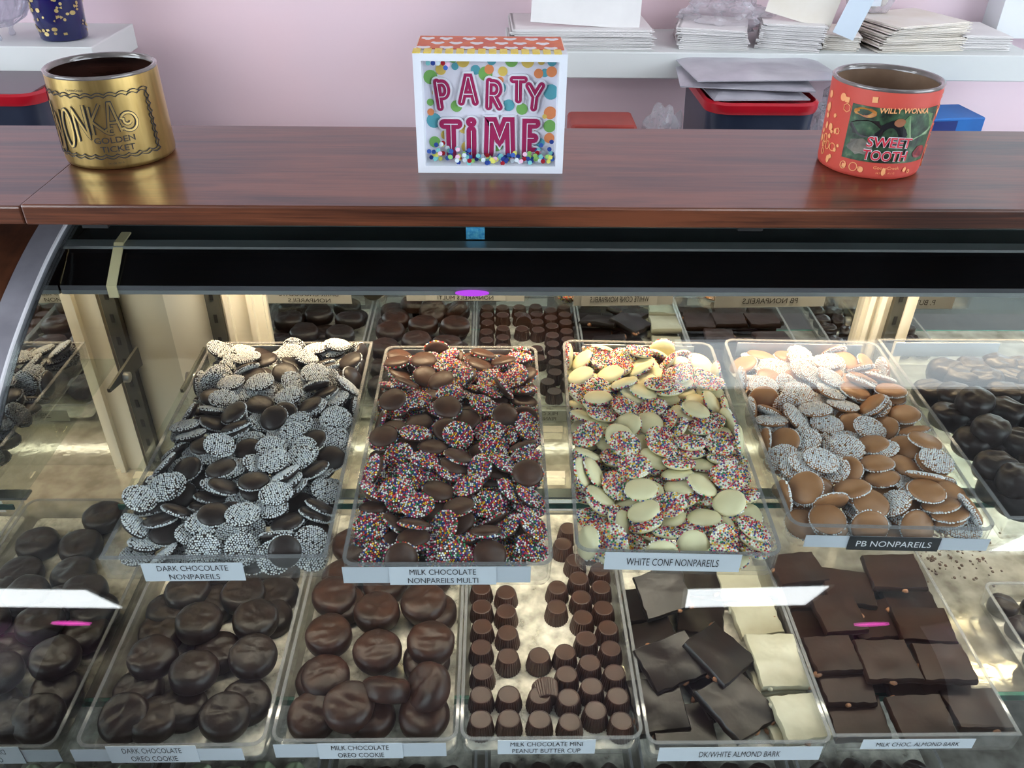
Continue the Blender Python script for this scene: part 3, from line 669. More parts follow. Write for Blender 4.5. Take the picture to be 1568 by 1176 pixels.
M['brownin'] = pmat('smoky_inside', rgb(58, 34, 28), .12, rgb(24, 15, 14), 14, stretch=(1, 1, 6), coat=.5)
M['tanin'] = pmat('tan_inside', rgb(136, 112, 92), .25, rgb(112, 90, 74), 30, coat=.3)
M['redwrap'] = pmat('coral_wrap', rgb(204, 82, 68), .5, rgb(190, 70, 60), 18)
M['creamprint'] = pmat('cream_motifs', rgb(240, 176, 118), .5, rgb(236, 160, 108), 20)
def wrap(R0, R1, h, a0):
    """maps (x along the wrap, y depth beyond the surface, z) to the jar's side; a0 = facing angle"""
    def F(x, y, z):
        R = R0+(R1-R0)*z/h+.0004-y; a = a0+x/R0; return (R*math.cos(a), R*math.sin(a), z)
    return F
def wrap_text(txt, cx, cz, h_, F, mat, name, parent, arch=0, width=None, bold=0, dep=-.0003, slant=0):
    me = text_mesh(txt, h_, 1, bold, width)
    xm = max(abs(v.co.x) for v in me.vertices) or 1
    for v in me.vertices:
        x, z = v.co.x, v.co.z; v.co = Vector(F(x+cx, dep, z+cz+arch*(1-(x/xm)**2)+slant*x))
    me.materials.append(mat); return link(name, me, parent)
gj = jar((-.3265, .731, -.250), 'gold foil candle jar lettered WONKA GOLDEN TICKET on the walnut counter', .075, .0450, .0438, M['gold'], M['brownin'], 0)
F = wrap(.0450, .0438, .075, math.radians(-66))
# scalloped ticket border
def scallop(x0, z0, x1, z1, n, amp, out):
    pts = []; dx, dz = (x1-x0)/n, (z1-z0)/n; l = math.hypot(dx, dz); nx, nz = -dz/l*out, dx/l*out
    for i in range(n):
        for k in range(6):
            s_ = k/6; q = amp*math.sin(PI*s_); pts.append((x0+dx*(i+s_)+nx*q, z0+dz*(i+s_)+nz*q))
    return pts+[(x1, z1)]
b = MB()
for ins in (0, .0022):
    x0, x1, z0, z1 = -.068+ins, .034-ins, .0115+ins, .0610-ins
    pts = scallop(x0, z1, x1, z1, 11, .0018, 1)+scallop(x1, z1, x1, z0, 8, -.0018, 1)[1:]+scallop(x1, z0, x0, z0, 11, .0018, 1)[1:]+scallop(x0, z0, x0, z1, 8, .0018, 1)[1:]
    ribbon(b, pts, .0006, -.0004, -.0001, fn=F)
b.build('ticket_border', M['ink'], gj)
b1, b2 = MB(), MB()
def wglyph(ch, cx, cz, w_, h_, sw, sk=0):
    for st in GL[ch]:
        pts = dense([(cx+(p[0]-.5)*w_, cz+(p[1]-.5)*h_+sk*(p[0]-.5)*w_) for p in st], .0015)
        ribbon(b1, pts, sw, -.0004, -.0001, fn=F); ribbon(b2, pts, sw*.55, -.0007, -.0005, fn=F)
for ch, cx, cz, w_, h_, sk in (('W', -.0545, .033, .014, .034, -.3), ('O', -.0400, .034, .0110, .030, .35), ('N', -.0265, .0390, .0110, .0260, .35), ('K', -.0130, .0420, .0110, .0225, .2), ('A', -.0010, .0430, .0100, .0230, 0)):
    wglyph(ch, cx, cz, w_, h_, .0030, sk)
sw_ = [(.0035, .033)]+arcp(.0110, .0385, .0066, .0072, -140, 150, 16)+arcp(.0100, .040, .0030, .0032, 160, 330, 8)
for pts in (sw_, arcp(-.004, .0325, .0040, .0022, 60, 300, 10)):
    ribbon(b1, dense(pts, .0012), .0028, -.0004, -.0001, fn=F); ribbon(b2, dense(pts, .0012), .0015, -.0007, -.0005, fn=F)
b1.build('logo_outline', M['ink'], gj); b2.build('logo_fill', M['gold'], gj)
wrap_text('GOLDEN', -.0030, .0252, .0048, F, M['ink'], 'lettering', gj, width=.0320, slant=.02)
wrap_text('TICKET', -.0020, .0180, .0048, F, M['ink'], 'lettering', gj, width=.0270, slant=.02)
wrap_text('GooseCreek', -.025, .0650, .0020, F, M['ink'], 'lettering', gj, width=.0150)
wrap_text('14.5 OZ  411 G', -.006, .0062, .0013, F, M['ink'], 'lettering', gj, width=.0120)

rj = jar((.3265, .7160, -.250), 'coral red candle jar lettered SWEET TOOTH with picture panel, on the counter', .0745, .0420, .0440, M['redwrap'], M['tanin'], 0)
F = wrap(.0420, .0440, .0745, math.radians(-95))
rnd = random.Random(12); b = MB()
for i in range(170):
    x = rnd.uniform(-.066, .066); z = rnd.uniform(.006, .066)
    if -.040 < x < .041 and .010 < z < .064: continue
    r = rnd.uniform(.0012, .0036); k = rnd.choice([4, 6, 14, 14]); ax = rnd.uniform(.5, 1.1); rr = rnd.uniform(0, 3)
    ps_ = [(x+r*ax*math.cos(2*PI*j/k+rr), z+r*math.sin(2*PI*j/k+rr)) for j in range(k)]
    if rnd.random() < .45: ribbon(b, ps_, .0006, -.0003, 0, closed=True, fn=F)
    else: b.loop_faces([[F(p[0], 0, p[1]) for p in ps_], [F(p[0], -.0003, p[1]) for p in ps_]])
b.build('cream_motifs', M['creamprint'], rj)['kind'] = 'stuff'
def patch(mb, pts, dep, fn=None):
    # subdivide a convex-ish outline against the curve by fanning thin columns
    F_ = fn or F; mb.loop_faces([[F_(p[0], dep+.0002, p[1]) for p in pts], [F_(p[0], dep, p[1]) for p in pts]])
def gridpatch(mb, x0, x1, z0, z1, dep, n=14):
    for k in range(n):
        a, b_ = x0+(x1-x0)*k/n, x0+(x1-x0)*(k+1)/n
        mb.loop_faces([[F(a, dep+.0002, z0), F(b_, dep+.0002, z0), F(b_, dep+.0002, z1), F(a, dep+.0002, z1)], [F(a, dep, z0), F(b_, dep, z0), F(b_, dep, z1), F(a, dep, z1)]])
pm, nt, out = newmat('dim_picture'); pb_ = N(nt, 'ShaderNodeBsdfPrincipled'); pb_.inputs['Roughness'].default_value = .4
tc = N(nt, 'ShaderNodeTexCoord'); nz = N(nt, 'ShaderNodeTexNoise'); nz.inputs['Scale'].default_value = 130; nz.inputs['Detail'].default_value = 5; nt.links.new(tc.outputs['Object'], nz.inputs[0])
nt.links.new(ramp(nt, nz.outputs[0], [(.3, rgb(22, 24, 24)), (.45, rgb(44, 66, 46)), (.6, rgb(60, 92, 64)), (.75, rgb(120, 130, 96))]), pb_.inputs[0]); nt.links.new(pb_.outputs[0], out.inputs[0])
b = MB(); gridpatch(b, -.0355, .0375, .0150, .0595, -.0004, 30); pic = b.build('picture_panel', pm, rj)
def blob(name, cc, cx, cz, rx, rz, dep, c2=None, k=18, wob=.18, seed=1):
    rn = random.Random(seed); b = MB(); patch(b, [(cx*1.55+rx*1.5*(1+rn.uniform(-wob, wob))*math.cos(2*PI*j/k), cz+rz*(1+rn.uniform(-wob, wob))*math.sin(2*PI*j/k)) for j in range(k)], dep)
    b.build(name, pmat(name+'_ink', cc, .45, c2, 150), pic)
blob('foliage_print', rgb(70, 112, 66), .0130, .046, .0095, .0115, -.0009, rgb(120, 140, 100), seed=2)
blob('amber_print', rgb(190, 130, 44), -.0155, .0545, .0060, .0036, -.0008, rgb(150, 70, 30), seed=3)
blob('shadow_print', rgb(26, 18, 18), -.0130, .0420, .0085, .0075, -.0008, seed=4)
blob('stone_print', rgb(126, 120, 108), -.0150, .0270, .0065, .0065, -.0009, rgb(90, 86, 78), seed=5)
blob('coat_print', rgb(18, 18, 24), -.0010, .0390, .0075, .0105, -.0010, seed=6)
blob('face_print', rgb(150, 96, 66), .0015, .0490, .0028, .0034, -.0012, wob=.06, seed=7)
blob('red_print', rgb(150, 44, 44), .0180, .0235, .0050, .0050, -.0009, rgb(90, 30, 40), seed=8)
M['pinkred'] = pmat('title_red', rgb(206, 52, 68), .45, rgb(190, 40, 58), 80)
for mt, bo, dp in ((M['whiteink'], .05, -.0014), (M['pinkred'], .015, -.0018)):
    wrap_text('SWEET', -.0010, .0320, .0080, F, mt, 'title', rj, width=.0340, bold=bo, dep=dp, arch=.001)
    wrap_text('TOOTH', -.0020, .0215, .0080, F, mt, 'title', rj, width=.0340, bold=bo, dep=dp)
wrap_text('WILLY WONKA', .0050, .0575, .0042, F, M['creamprint'], 'lettering', rj, width=.0390, bold=.02, arch=.0012, dep=-.001)
wrap_text('GooseCreek', .0020, .0110, .0026, F, M['creamprint'], 'lettering', rj, width=.0210)
wrap_text('14.5 OZ  411 G', .0020, .0065, .0016, F, M['creamprint'], 'lettering', rj, width=.0150)

# ============================================================ TRAYS
def outline(w_, l_, r): return rrect(w_, l_, r)
def tray(cx, y0, w_, l_, z0, h, r, rz, label, group, frosted=False, tdraft=.0):
    t = empty('acrylic_tray', (cx, y0+l_/2, z0), rz, label, 'tray', group)
    th = .0022
    def ring(dx, z, s_=1.0): return [(x, y, z) for x, y in rrect(w_-2*dx, l_-2*dx, max(r-dx, .0) if r > 0 else 0)]
    mb = MB(); mb.loop_faces([ring(.003, 0), ring(.0008, .004), ring(0, h-.0012), ring(th, h-.0012), ring(th+.0008, th+.003), ring(th+.004, th)]); mb.build('tray_body', M['acrylic'], t)
    mb = MB(); mb.loop_faces([ring(-.0004, h-.0012), ring(-.0004, h), ring(th+.0004, h), ring(th+.0004, h-.0012), ring(-.0004, h-.0012)], cap0=False, cap1=False); mb.build('tray_rim', M['rim'], t)
    if frosted:
        MB().loop_faces([ring(th+.004, th+.0002), ring(th+.004, th+.0007)]).build('frosted_floor', M['acrylic_floor'], t)
    return t
def lab(t, lines, x0, x1, zc0, zc1, card, ink, strip=None, w_=None, l_=None, back=False, stripmat=None, rot=0):
    """card on the front (or back) wall; x in the tray's own axis, z from the tray's bottom"""
    L2 = l_/2; s_ = 1 if back else -1; off = .0006
    def place(o):
        o.parent = t
        if back: o.rotation_euler.z = PI
    if strip:
        a = MB().box(min(strip[0], strip[1]), max(strip[0], strip[1]), -(L2+off+.0003), -(L2+off-.0003), strip[2], strip[3]).build('label_strip', stripmat or M['card']); place(a)
    b = MB().box(x0, x1, -(L2+off+.0010), -(L2+off+.0005), zc0, zc1).build('label_card', card); place(b)
    n = len(lines); H = zc1-zc0; ch = H*(.42 if n == 1 else .30)
    for i, (txt, wd) in enumerate(lines):
        me = text_mesh(txt, ch, width=(x1-x0)*wd)
        for v in me.vertices: v.co.y -= L2+off+.0012; v.co.x += (x0+x1)/2; v.co.z += zc0+H*((.5) if n == 1 else (.73-.48*i))
        me.materials.append(ink); link('lettering', me, b)
ZU, ZD = -.5112, -.7140
HU = .0268
TR = {}
TR['dark'] = (tray(-.2215, .474, .176, .325, ZU, HU, 0, .008, 'square-cornered clear tray of dark chocolate nonpareils next to the mirrored wall', 'upper shelf trays'), .176, .325)
TR['multi'] = (tray(-.0365, .4655, .165, .325, ZU, HU, .010, 0, 'clear tray of milk chocolate nonpareils with coloured beads', 'upper shelf trays'), .165, .325)
TR['white'] = (tray(.1530, .477, .165, .325, ZU, HU, .012, -.034, 'clear tray of white nonpareils with coloured beads', 'upper shelf trays'), .165, .325)
TR['pb'] = (tray(.3368, .505, .171, .300, ZU, HU, .012, -.036, 'clear tray of tan peanut butter nonpareils with a black label', 'upper shelf trays'), .171, .300)
TR['bc'] = (tray(.5150, .516, .166, .292, ZU, HU, 0, 0, 'square-cornered clear tray of dark oval buttercreams next to the tan nonpareils', 'upper shelf trays'), .166, .292)
HD = .0285
TR['od'] = (tray(-.2880, .4425, .167, .325, ZD, HD, .012, 0, 'clear tray of dark chocolate dipped cookies on the steel deck', 'lower deck trays', True), .167, .325)
TR['om'] = (tray(-.1160, .4460, .167, .325, ZD, HD, .012, 0, 'clear tray of milk chocolate dipped cookies on the steel deck', 'lower deck trays', True), .167, .325)
TR['cup'] = (tray(.0520, .4465, .165, .325, ZD, HD, .012, 0, 'clear tray of mini peanut butter cups on the steel deck', 'lower deck trays', True), .165, .325)
TR['dkw'] = (tray(.2210, .4410, .167, .325, ZD, HD, .010, 0, 'clear tray of mixed dark and white almond bark on the steel deck', 'lower deck trays', True), .167, .325)
TR['alm'] = (tray(.3925, .4470, .172, .325, ZD, HD, 0, 0, 'square-cornered clear tray of milk chocolate almond bark slabs', 'lower deck trays', False), .172, .325)
TR['far'] = (tray(.6150, .4300, .168, .200, ZD, HD, .010, 0, 'short clear tray of small dark lumps beyond the almond bark slabs', 'lower deck trays', True), .168, .200)
def flab(k, lines, pl, pr, pt, pb_, strip=None, card=None, ink=None, smat=None):
    t, w_, l_ = TR[k]; y = t.location.y-l_/2; cx = t.location.x; z0 = t.location.z
    X = lambda px, py: ony(px, py, y).x-cx; Z = lambda px, py: ony(px, py, y).z-z0
    zt, zb = Z((pl+pr)/2, pt), Z((pl+pr)/2, pb_)
    st = None
    if strip: st = (X(strip[0], pb_), X(strip[1], pb_), max(.0005, zb+.0015), min(HU-.002, zt-.0005))
    lab(t, lines, X(pl, pb_), X(pr, pb_), zb, zt, card or M['tape'], ink or M['ink'], st, w_, l_, False, smat)
flab('dark', [('DARK CHOCOLATE', .70), ('NONPAREILS', .50)], 222, 375, 860, 887)
flab('multi', [('MILK CHOCOLATE', .62), ('NONPAREILS MULTI', .66)], 598, 760, 866, 893, (527, 812))
flab('white', [('WHITE CONF NONPAREILS', .68)], 935, 1140, 846, 872)
flab('pb', [('PB NONPAREILS', .82)], 1305, 1442, 821, 841, (1240, 1515), M['blackcard'], M['whiteink'])
flab('od', [('DARK CHOCOLATE', .66), ('OREO COOKIE', .52)], 172, 308, 1140, 1165, (116, 376))
flab('om', [('MILK CHOCOLATE', .68), ('OREO COOKIE', .55)], 490, 618, 1136, 1159, (423, 684))
flab('cup', [('MILK CHOCOLATE MINI', .74), ('PEANUT BUTTER CUP', .70)], 762, 910, 1131, 1152)
flab('dkw', [('DK/WHITE ALMOND BARK', .50)], 1006, 1252, 1142, 1162)
flab('alm', [('MILK CHOC. ALMOND BARK', .74)], 1316, 1486, 1130, 1144)
def blab(k, lines, x0, x1, strip=None, card=None, ink=None):
    t, w_, l_ = TR[k]; lab(t, lines, -x1, -x0, .003, .021, card or M['tape'], ink or M['ink'], strip, w_, l_, True)
blab('dark', [('DARK CHOCOLATE', .70), ('NONPAREILS', .50)], -.06, .045)
blab('multi', [('MILK CHOCOLATE', .62), ('NONPAREILS MULTI', .70)], -.05, .05, (-.074, .074, .002, .022))
blab('white', [('WHITE CONF NONPAREILS', .78)], -.050, .045, (-.065, .060, .003, .021))
blab('pb', [('PB NONPAREILS', .50)], -.068, .072)
blab('bc', [('P. BUTTER CREAM', .60)], -.06, .06)
blab('cup', [('MILK CHOCOLATE MINI', .74), ('PEANUT BUTTER CUP', .70)], -.05, .05)
blab('om', [('TOFFEE', .5)], -.05, .05)

# ============================================================ NONPAREILS
def lens(R, T, seed, name, mat):
    n = 26; prof = [(.001, -T*.46), (R*.5, -T*.47), (R*.86, -T*.5), (R*.985, -T*.32), (R, -T*.12), (R*.94, T*.10), (R*.78, T*.29), (R*.5, T*.43), (R*.22, T*.495), (.0006, T*.5)]
    b = MB(); b.lathe(prof, n); rn = Vector((seed*3.1, seed, 0))
    for v in b.bm.verts:
        q = noise.noise(v.co*95+rn)*.035; v.co.x *= 1+q; v.co.y *= 1+noise.noise(v.co*80+rn*2)*.04; v.co.z += noise.noise(v.co*130+rn)*.0005
    bmesh.ops.recalc_face_normals(b.bm, faces=b.bm.faces[:])
    me = bpy.data.meshes.new(name); b.bm.to_mesh(me); b.bm.free(); me.materials.append(mat); me.polygons.foreach_set('use_smooth', [True]*len(me.polygons)); return me
def beads(R, T, seed, name, mat, rb=.00092, cover=.97, step=.00202):
    rn = random.Random(seed); b = bmesh.new()
    def bead(x, y, z):
        r = rb*rn.uniform(.86, 1.12); bmesh.ops.create_icosphere(b, subdivisions=1, radius=r, matrix=Matrix.Translation((x, y, z)) @ Matrix.Rotation(rn.uniform(0, 3), 4, 'Z'))
    y = -R
    j = 0
    while y < R:
        x = -R+(step/2 if j % 2 else 0)
        while x < R:
            px, py = x+rn.uniform(-.00035, .00035), y+rn.uniform(-.00035, .00035); d = math.hypot(px, py)
            if d < R*.97 and rn.random() < cover: bead(px, py, -T*.5-rb*.35+(.0012*(d/R)**6))
            x += step
        y += step*.88; j += 1
    for k in range(int(2*PI*R/.0021)):
        a = k*.0021/R+rn.uniform(-.02, .02)
        if rn.random() < .9*cover: bead(R*1.0*math.cos(a), R*1.0*math.sin(a), -T*.30+rn.uniform(-.0004, .0004))
    me = bpy.data.meshes.new(name); b.to_mesh(me); b.free(); me.materials.append(mat); me.polygons.foreach_set('use_smooth', [True]*len(me.polygons)); return me
KINDS = {'dark': (.0135, .0066, M['dark'], M['beadw'], 'dark chocolate nonpareil', 'dark chocolate nonpareils in the square-cornered tray'),
         'multi': (.0138, .0068, M['milk'], M['beadm'], 'milk chocolate nonpareil', 'milk chocolate nonpareils with coloured beads'),
         'white': (.01425, .0066, M['whitec'], M['beadm'], 'white nonpareil', 'white nonpareils with coloured beads'),
         'pb': (.01525, .0062, M['pb'], M['beadw'], 'tan nonpareil', 'tan peanut butter nonpareils with white beads')}
NAMES = {'dark': 'dark_nonpareil', 'multi': 'milk_nonpareil', 'white': 'white_nonpareil', 'pb': 'peanut_butter_nonpareil'}
PILES = {}
# x, y, z (0.1 mm) and rotation of each disc as it came to rest
PILES['dark'] = [-654,-1394,35,23,790,608,-50,228,-1268,35,864,0,0,501,-537,-1014,35,988,0,0,145,656,-890,35,993,0,0,111,656,-603,35,330,0,0,943,-653,-135,35,894,0,0,-445,605,-198,35,849,0,0,527,-174,194,35,934,0,0,353,640,216,35,52,534,843,-18,610,858,35,167,0,0,-985,-593,-1346,112,901,-202,17,-380,-167,-1249,62,72,936,278,197,158,-1226,139,186,-724,621,233,658,-1453,58,79,536,-823,-168,-527,-1103,96,402,16,-52,913,-273,-1034,99,144,803,574,-58,254,-991,90,35,507,-859,-31,-659,-450,95,942,-4,-55,329,594,-475,82,760,-244,-57,598,-249,-47,58,853,54,-100,-507,-660,81,88,115,75,-2,-990,-124,190,100,782,32,45,620,627,286,98,514,-52,19,855,642,644,96,868,-45,32,491,81,901,94,26,-171,-984,-23,-632,1368,96,59,648,-758,32,-425,-1461,83,333,238,911,-13,-349,-1209,71,695,-173,-61,694,229,-1461,66,658,118,-96,736,657,-1371,151,189,-916,-343,78,-694,-1230,195,89,881,216,-410,-247,-924,148,963,-257,67,-16,490,-1104,104,130,-25,43,-989,-496,-651,62,173,-751,624,118,465,-727,58,24,-92,-62,993,-421,-394,99,47,984,-126,-113,-657,40,154,24,-706,-706,-2,31,90,103,813,234,139,512,657,218,169,72,-351,931,64,-654,552,112,880,-65,-51,-466,653,711,157,802,-90,13,589,658,950,94,532,8,54,844,-588,1390,161,1,962,264,-54,262,1457,102,432,40,41,899,666,1375,69,978,-38,163,-113,-291,-1454,53,28,-986,43,-154,-31,-1481,94,65,-365,-851,-370,403,-1497,113,39,168,-390,903,393,-1325,164,361,833,-359,212,-656,-894,63,211,818,530,-60,-247,-1295,159,20,975,168,-139,285,-972,158,884,29,36,464,683,-1188,92,510,-252,178,-802,-667,-652,97,372,-833,385,-130,-324,-583,165,279,4,-17,959,99,-618,135,617,21,-164,-768,504,-525,128,539,-265,-39,797,-476,-243,166,170,-1,106,979,690,-24,100,931,-35,345,-103,-503,234,89,42,-556,-796,231,657,163,231,43,-555,-818,-139,-653,727,100,903,-349,-69,-236,755,452,147,15,706,-15,-706,709,928,224,882,134,426,142,-657,1545,131,498,-655,406,396,34,1545,193,571,-728,-270,-262,651,1555,134,643,-717,-174,-198,-456,-1250,154,977,7,43,202,-27,-1074,185,814,60,-161,552,303,-1036,219,20,-663,-747,4,445,-1179,197,202,56,-121,-969,-398,-797,77,964,218,32,141,-224,-837,173,450,-236,-171,-843,-71,-793,78,197,128,-37,-970,473,-864,100,955,88,-98,262,-540,-476,176,23,-819,-550,-155,-222,-333,167,19,540,839,41,-58,-549,161,17,782,621,29,-399,-4,95,43,865,498,-1,-72,-61,153,452,92,161,-872,205,595,168,609,-7,-19,792,577,568,196,179,-600,777,51,-200,999,221,980,-35,-18,190,14,1066,191,218,934,-146,-239,556,986,168,968,83,-184,-139,-520,1148,178,183,724,-627,-216,223,1317,145,943,222,-132,204,476,1408,138,109,888,444,-29,-529,-1141,206,135,42,-209,-967,-179,-1220,206,78,594,-798,-43,55,-1332,166,740,286,111,-596,639,-1044,159,694,-340,-28,-633,-477,-792,159,307,67,-137,938,-193,-771,211,249,382,-885,81,36,-873,156,488,54,66,-867,423,-743,161,154,929,269,196,-480,-546,249,969,82,-134,183,-313,-357,228,14,117,992,-21,-118,-541,227,771,25,-22,-634,554,-533,228,957,-68,-206,-188,-445,-125,199,984,-158,26,-64,-41,-137,200,2,382,-917,-103,205,-226,181,348,-39,72,933,-557,340,156,401,-47,-264,-875,465,333,192,974,-133,-167,56,-700,317,194,164,-798,377,-438,41,630,182,363,264,-160,-878,332,521,208,105,861,-440,-228,603,463,267,86,-667,730,-113,-582,939,231,147,-703,665,198,-239,884,285,975,35,-79,-201,240,845,223,743,34,140,-652,501,885,205,482,-428,757,97,166,1246,168,261,-766,585,26,594,1212,133,172,-934,192,245,-656,-979,180,955,-197,-108,-190,-110,-1484,170,381,-923,-15,-36,492,-1520,193,863,486,112,-63,673,-963,174,575,20,386,719,-543,-775,232,85,-123,974,164,-112,-796,266,441,96,243,857,143,-817,224,743,-62,28,-665,388,-738,222,872,-184,-168,419,-686,-454,204,202,-669,622,-350,-394,-261,292,702,-8,-24,-710,312,-506,170,172,-640,-747,-8,666,-722,115,252,-93,-962,-32,-562,-82,248,67,-186,959,-199,-218,-7,221,454,103,-286,-836,189,-7,185,76,994,-15,-66,448,36,207,160,-824,540,52,-438,143,177,486,62,226,841,-152,369,224,601,13,90,-793,126,387,229,973,-85,-130,-166,439,305,262,52,961,159,217,-534,544,187,712,2,115,-691,-268,618,237,11,494,865,72,-50,567,221,285,-743,602,-39,490,557,297,538,98,-208,-810,-589,798,246,826,522,190,-85,-330,1026,291,427,62,-377,-819,-69,772,233,342,-8,-129,930,454,780,167,94,618,626,464,-447,1459,205,206,-175,-49,-960,-67,1384,172,37,-475,-878,-27,275,1452,243,86,942,321,12,738,1397,208,595,515,389,476,-577,-845,277,887,129,-132,420,-185,-583,292,915,-64,-53,393,333,-952,290,884,17,11,464,355,-677,267,276,278,914,-93,118,-754,287,587,-58,-41,-805,-24,-279,244,922,160,31,349,661,-316,182,982,112,102,-100,-656,61,248,16,-335,928,-156,-12,169,206,82,857,-487,-138,164,-300,261,28,-705,696,126,662,-87,203,114,150,-156,969,-420,142,248,615,-234,34,-751,-255,225,219,419,440,131,-782,103,133,306,508,40,-230,828,484,-154,248,432,-107,-161,880,-481,322,246,173,755,593,-213,-70,385,286,917,2,64,-391,171,219,282,810,188,-176,525,339,50,276,19,-658,-717,-226,402,660,297,353,918,-31,171,425,1066,254,83,-261,277,920,-755,865,197,354,-632,-315,611,-359,1205,287,46,329,941,-39,108,1132,279,902,-243,142,-325,755,1179,137,103,-678,174,-706,-681,1394,271,190,-686,-669,209,12,1389,240,42,-108,992,37,640,1184,273,453,-132,-161,866,441,1454,198,55,-169,979,-91,-701,-1023,314,262,208,-939,-71,165,-1463,161,120,-846,451,255,121,-1181,269,43,172,-983,-2,-412,-1051,222,850,-210,307,370,-250,-335,329,634,193,63,745,234,-518,289,299,75,50,-949,429,-427,261,155,-870,466,-9,-754,-762,173,344,-595,-290,665,-210,20,293,194,129,-230,-944,79,-495,221,72,-840,-453,288,447,-309,234,265,-413,838,234,-400,719,295,50,-169,982,-50,-261,191,329,736,-64,-206,641,303,-119,271,130,-276,934,182,641,130,293,91,-991,87,-14,-410,452,285,99,-318,-942,18,184,467,306,5,-910,-403,-82,177,716,294,226,413,-848,-240,385,322,313,418,-207,-81,880,-527,555,258,227,95,-5,968,-123,693,322,57,-420,905,2,71,888,325,980,122,92,-118,359,847,318,81,-887,439,109,-477,1172,234,695,197,204,660,205,1192,297,128,924,-326,-150,374,1170,226,19,-278,329,901,678,672,286,374,669,-623,-149,-246,1459,165,5,316,82,944,-202,1244,248,874,48,-72,-477,482,1455,289,98,-6,-992,69,-677,-214,160,289,-197,885,-304,-105,-1146,266,978,-13,73,-192]
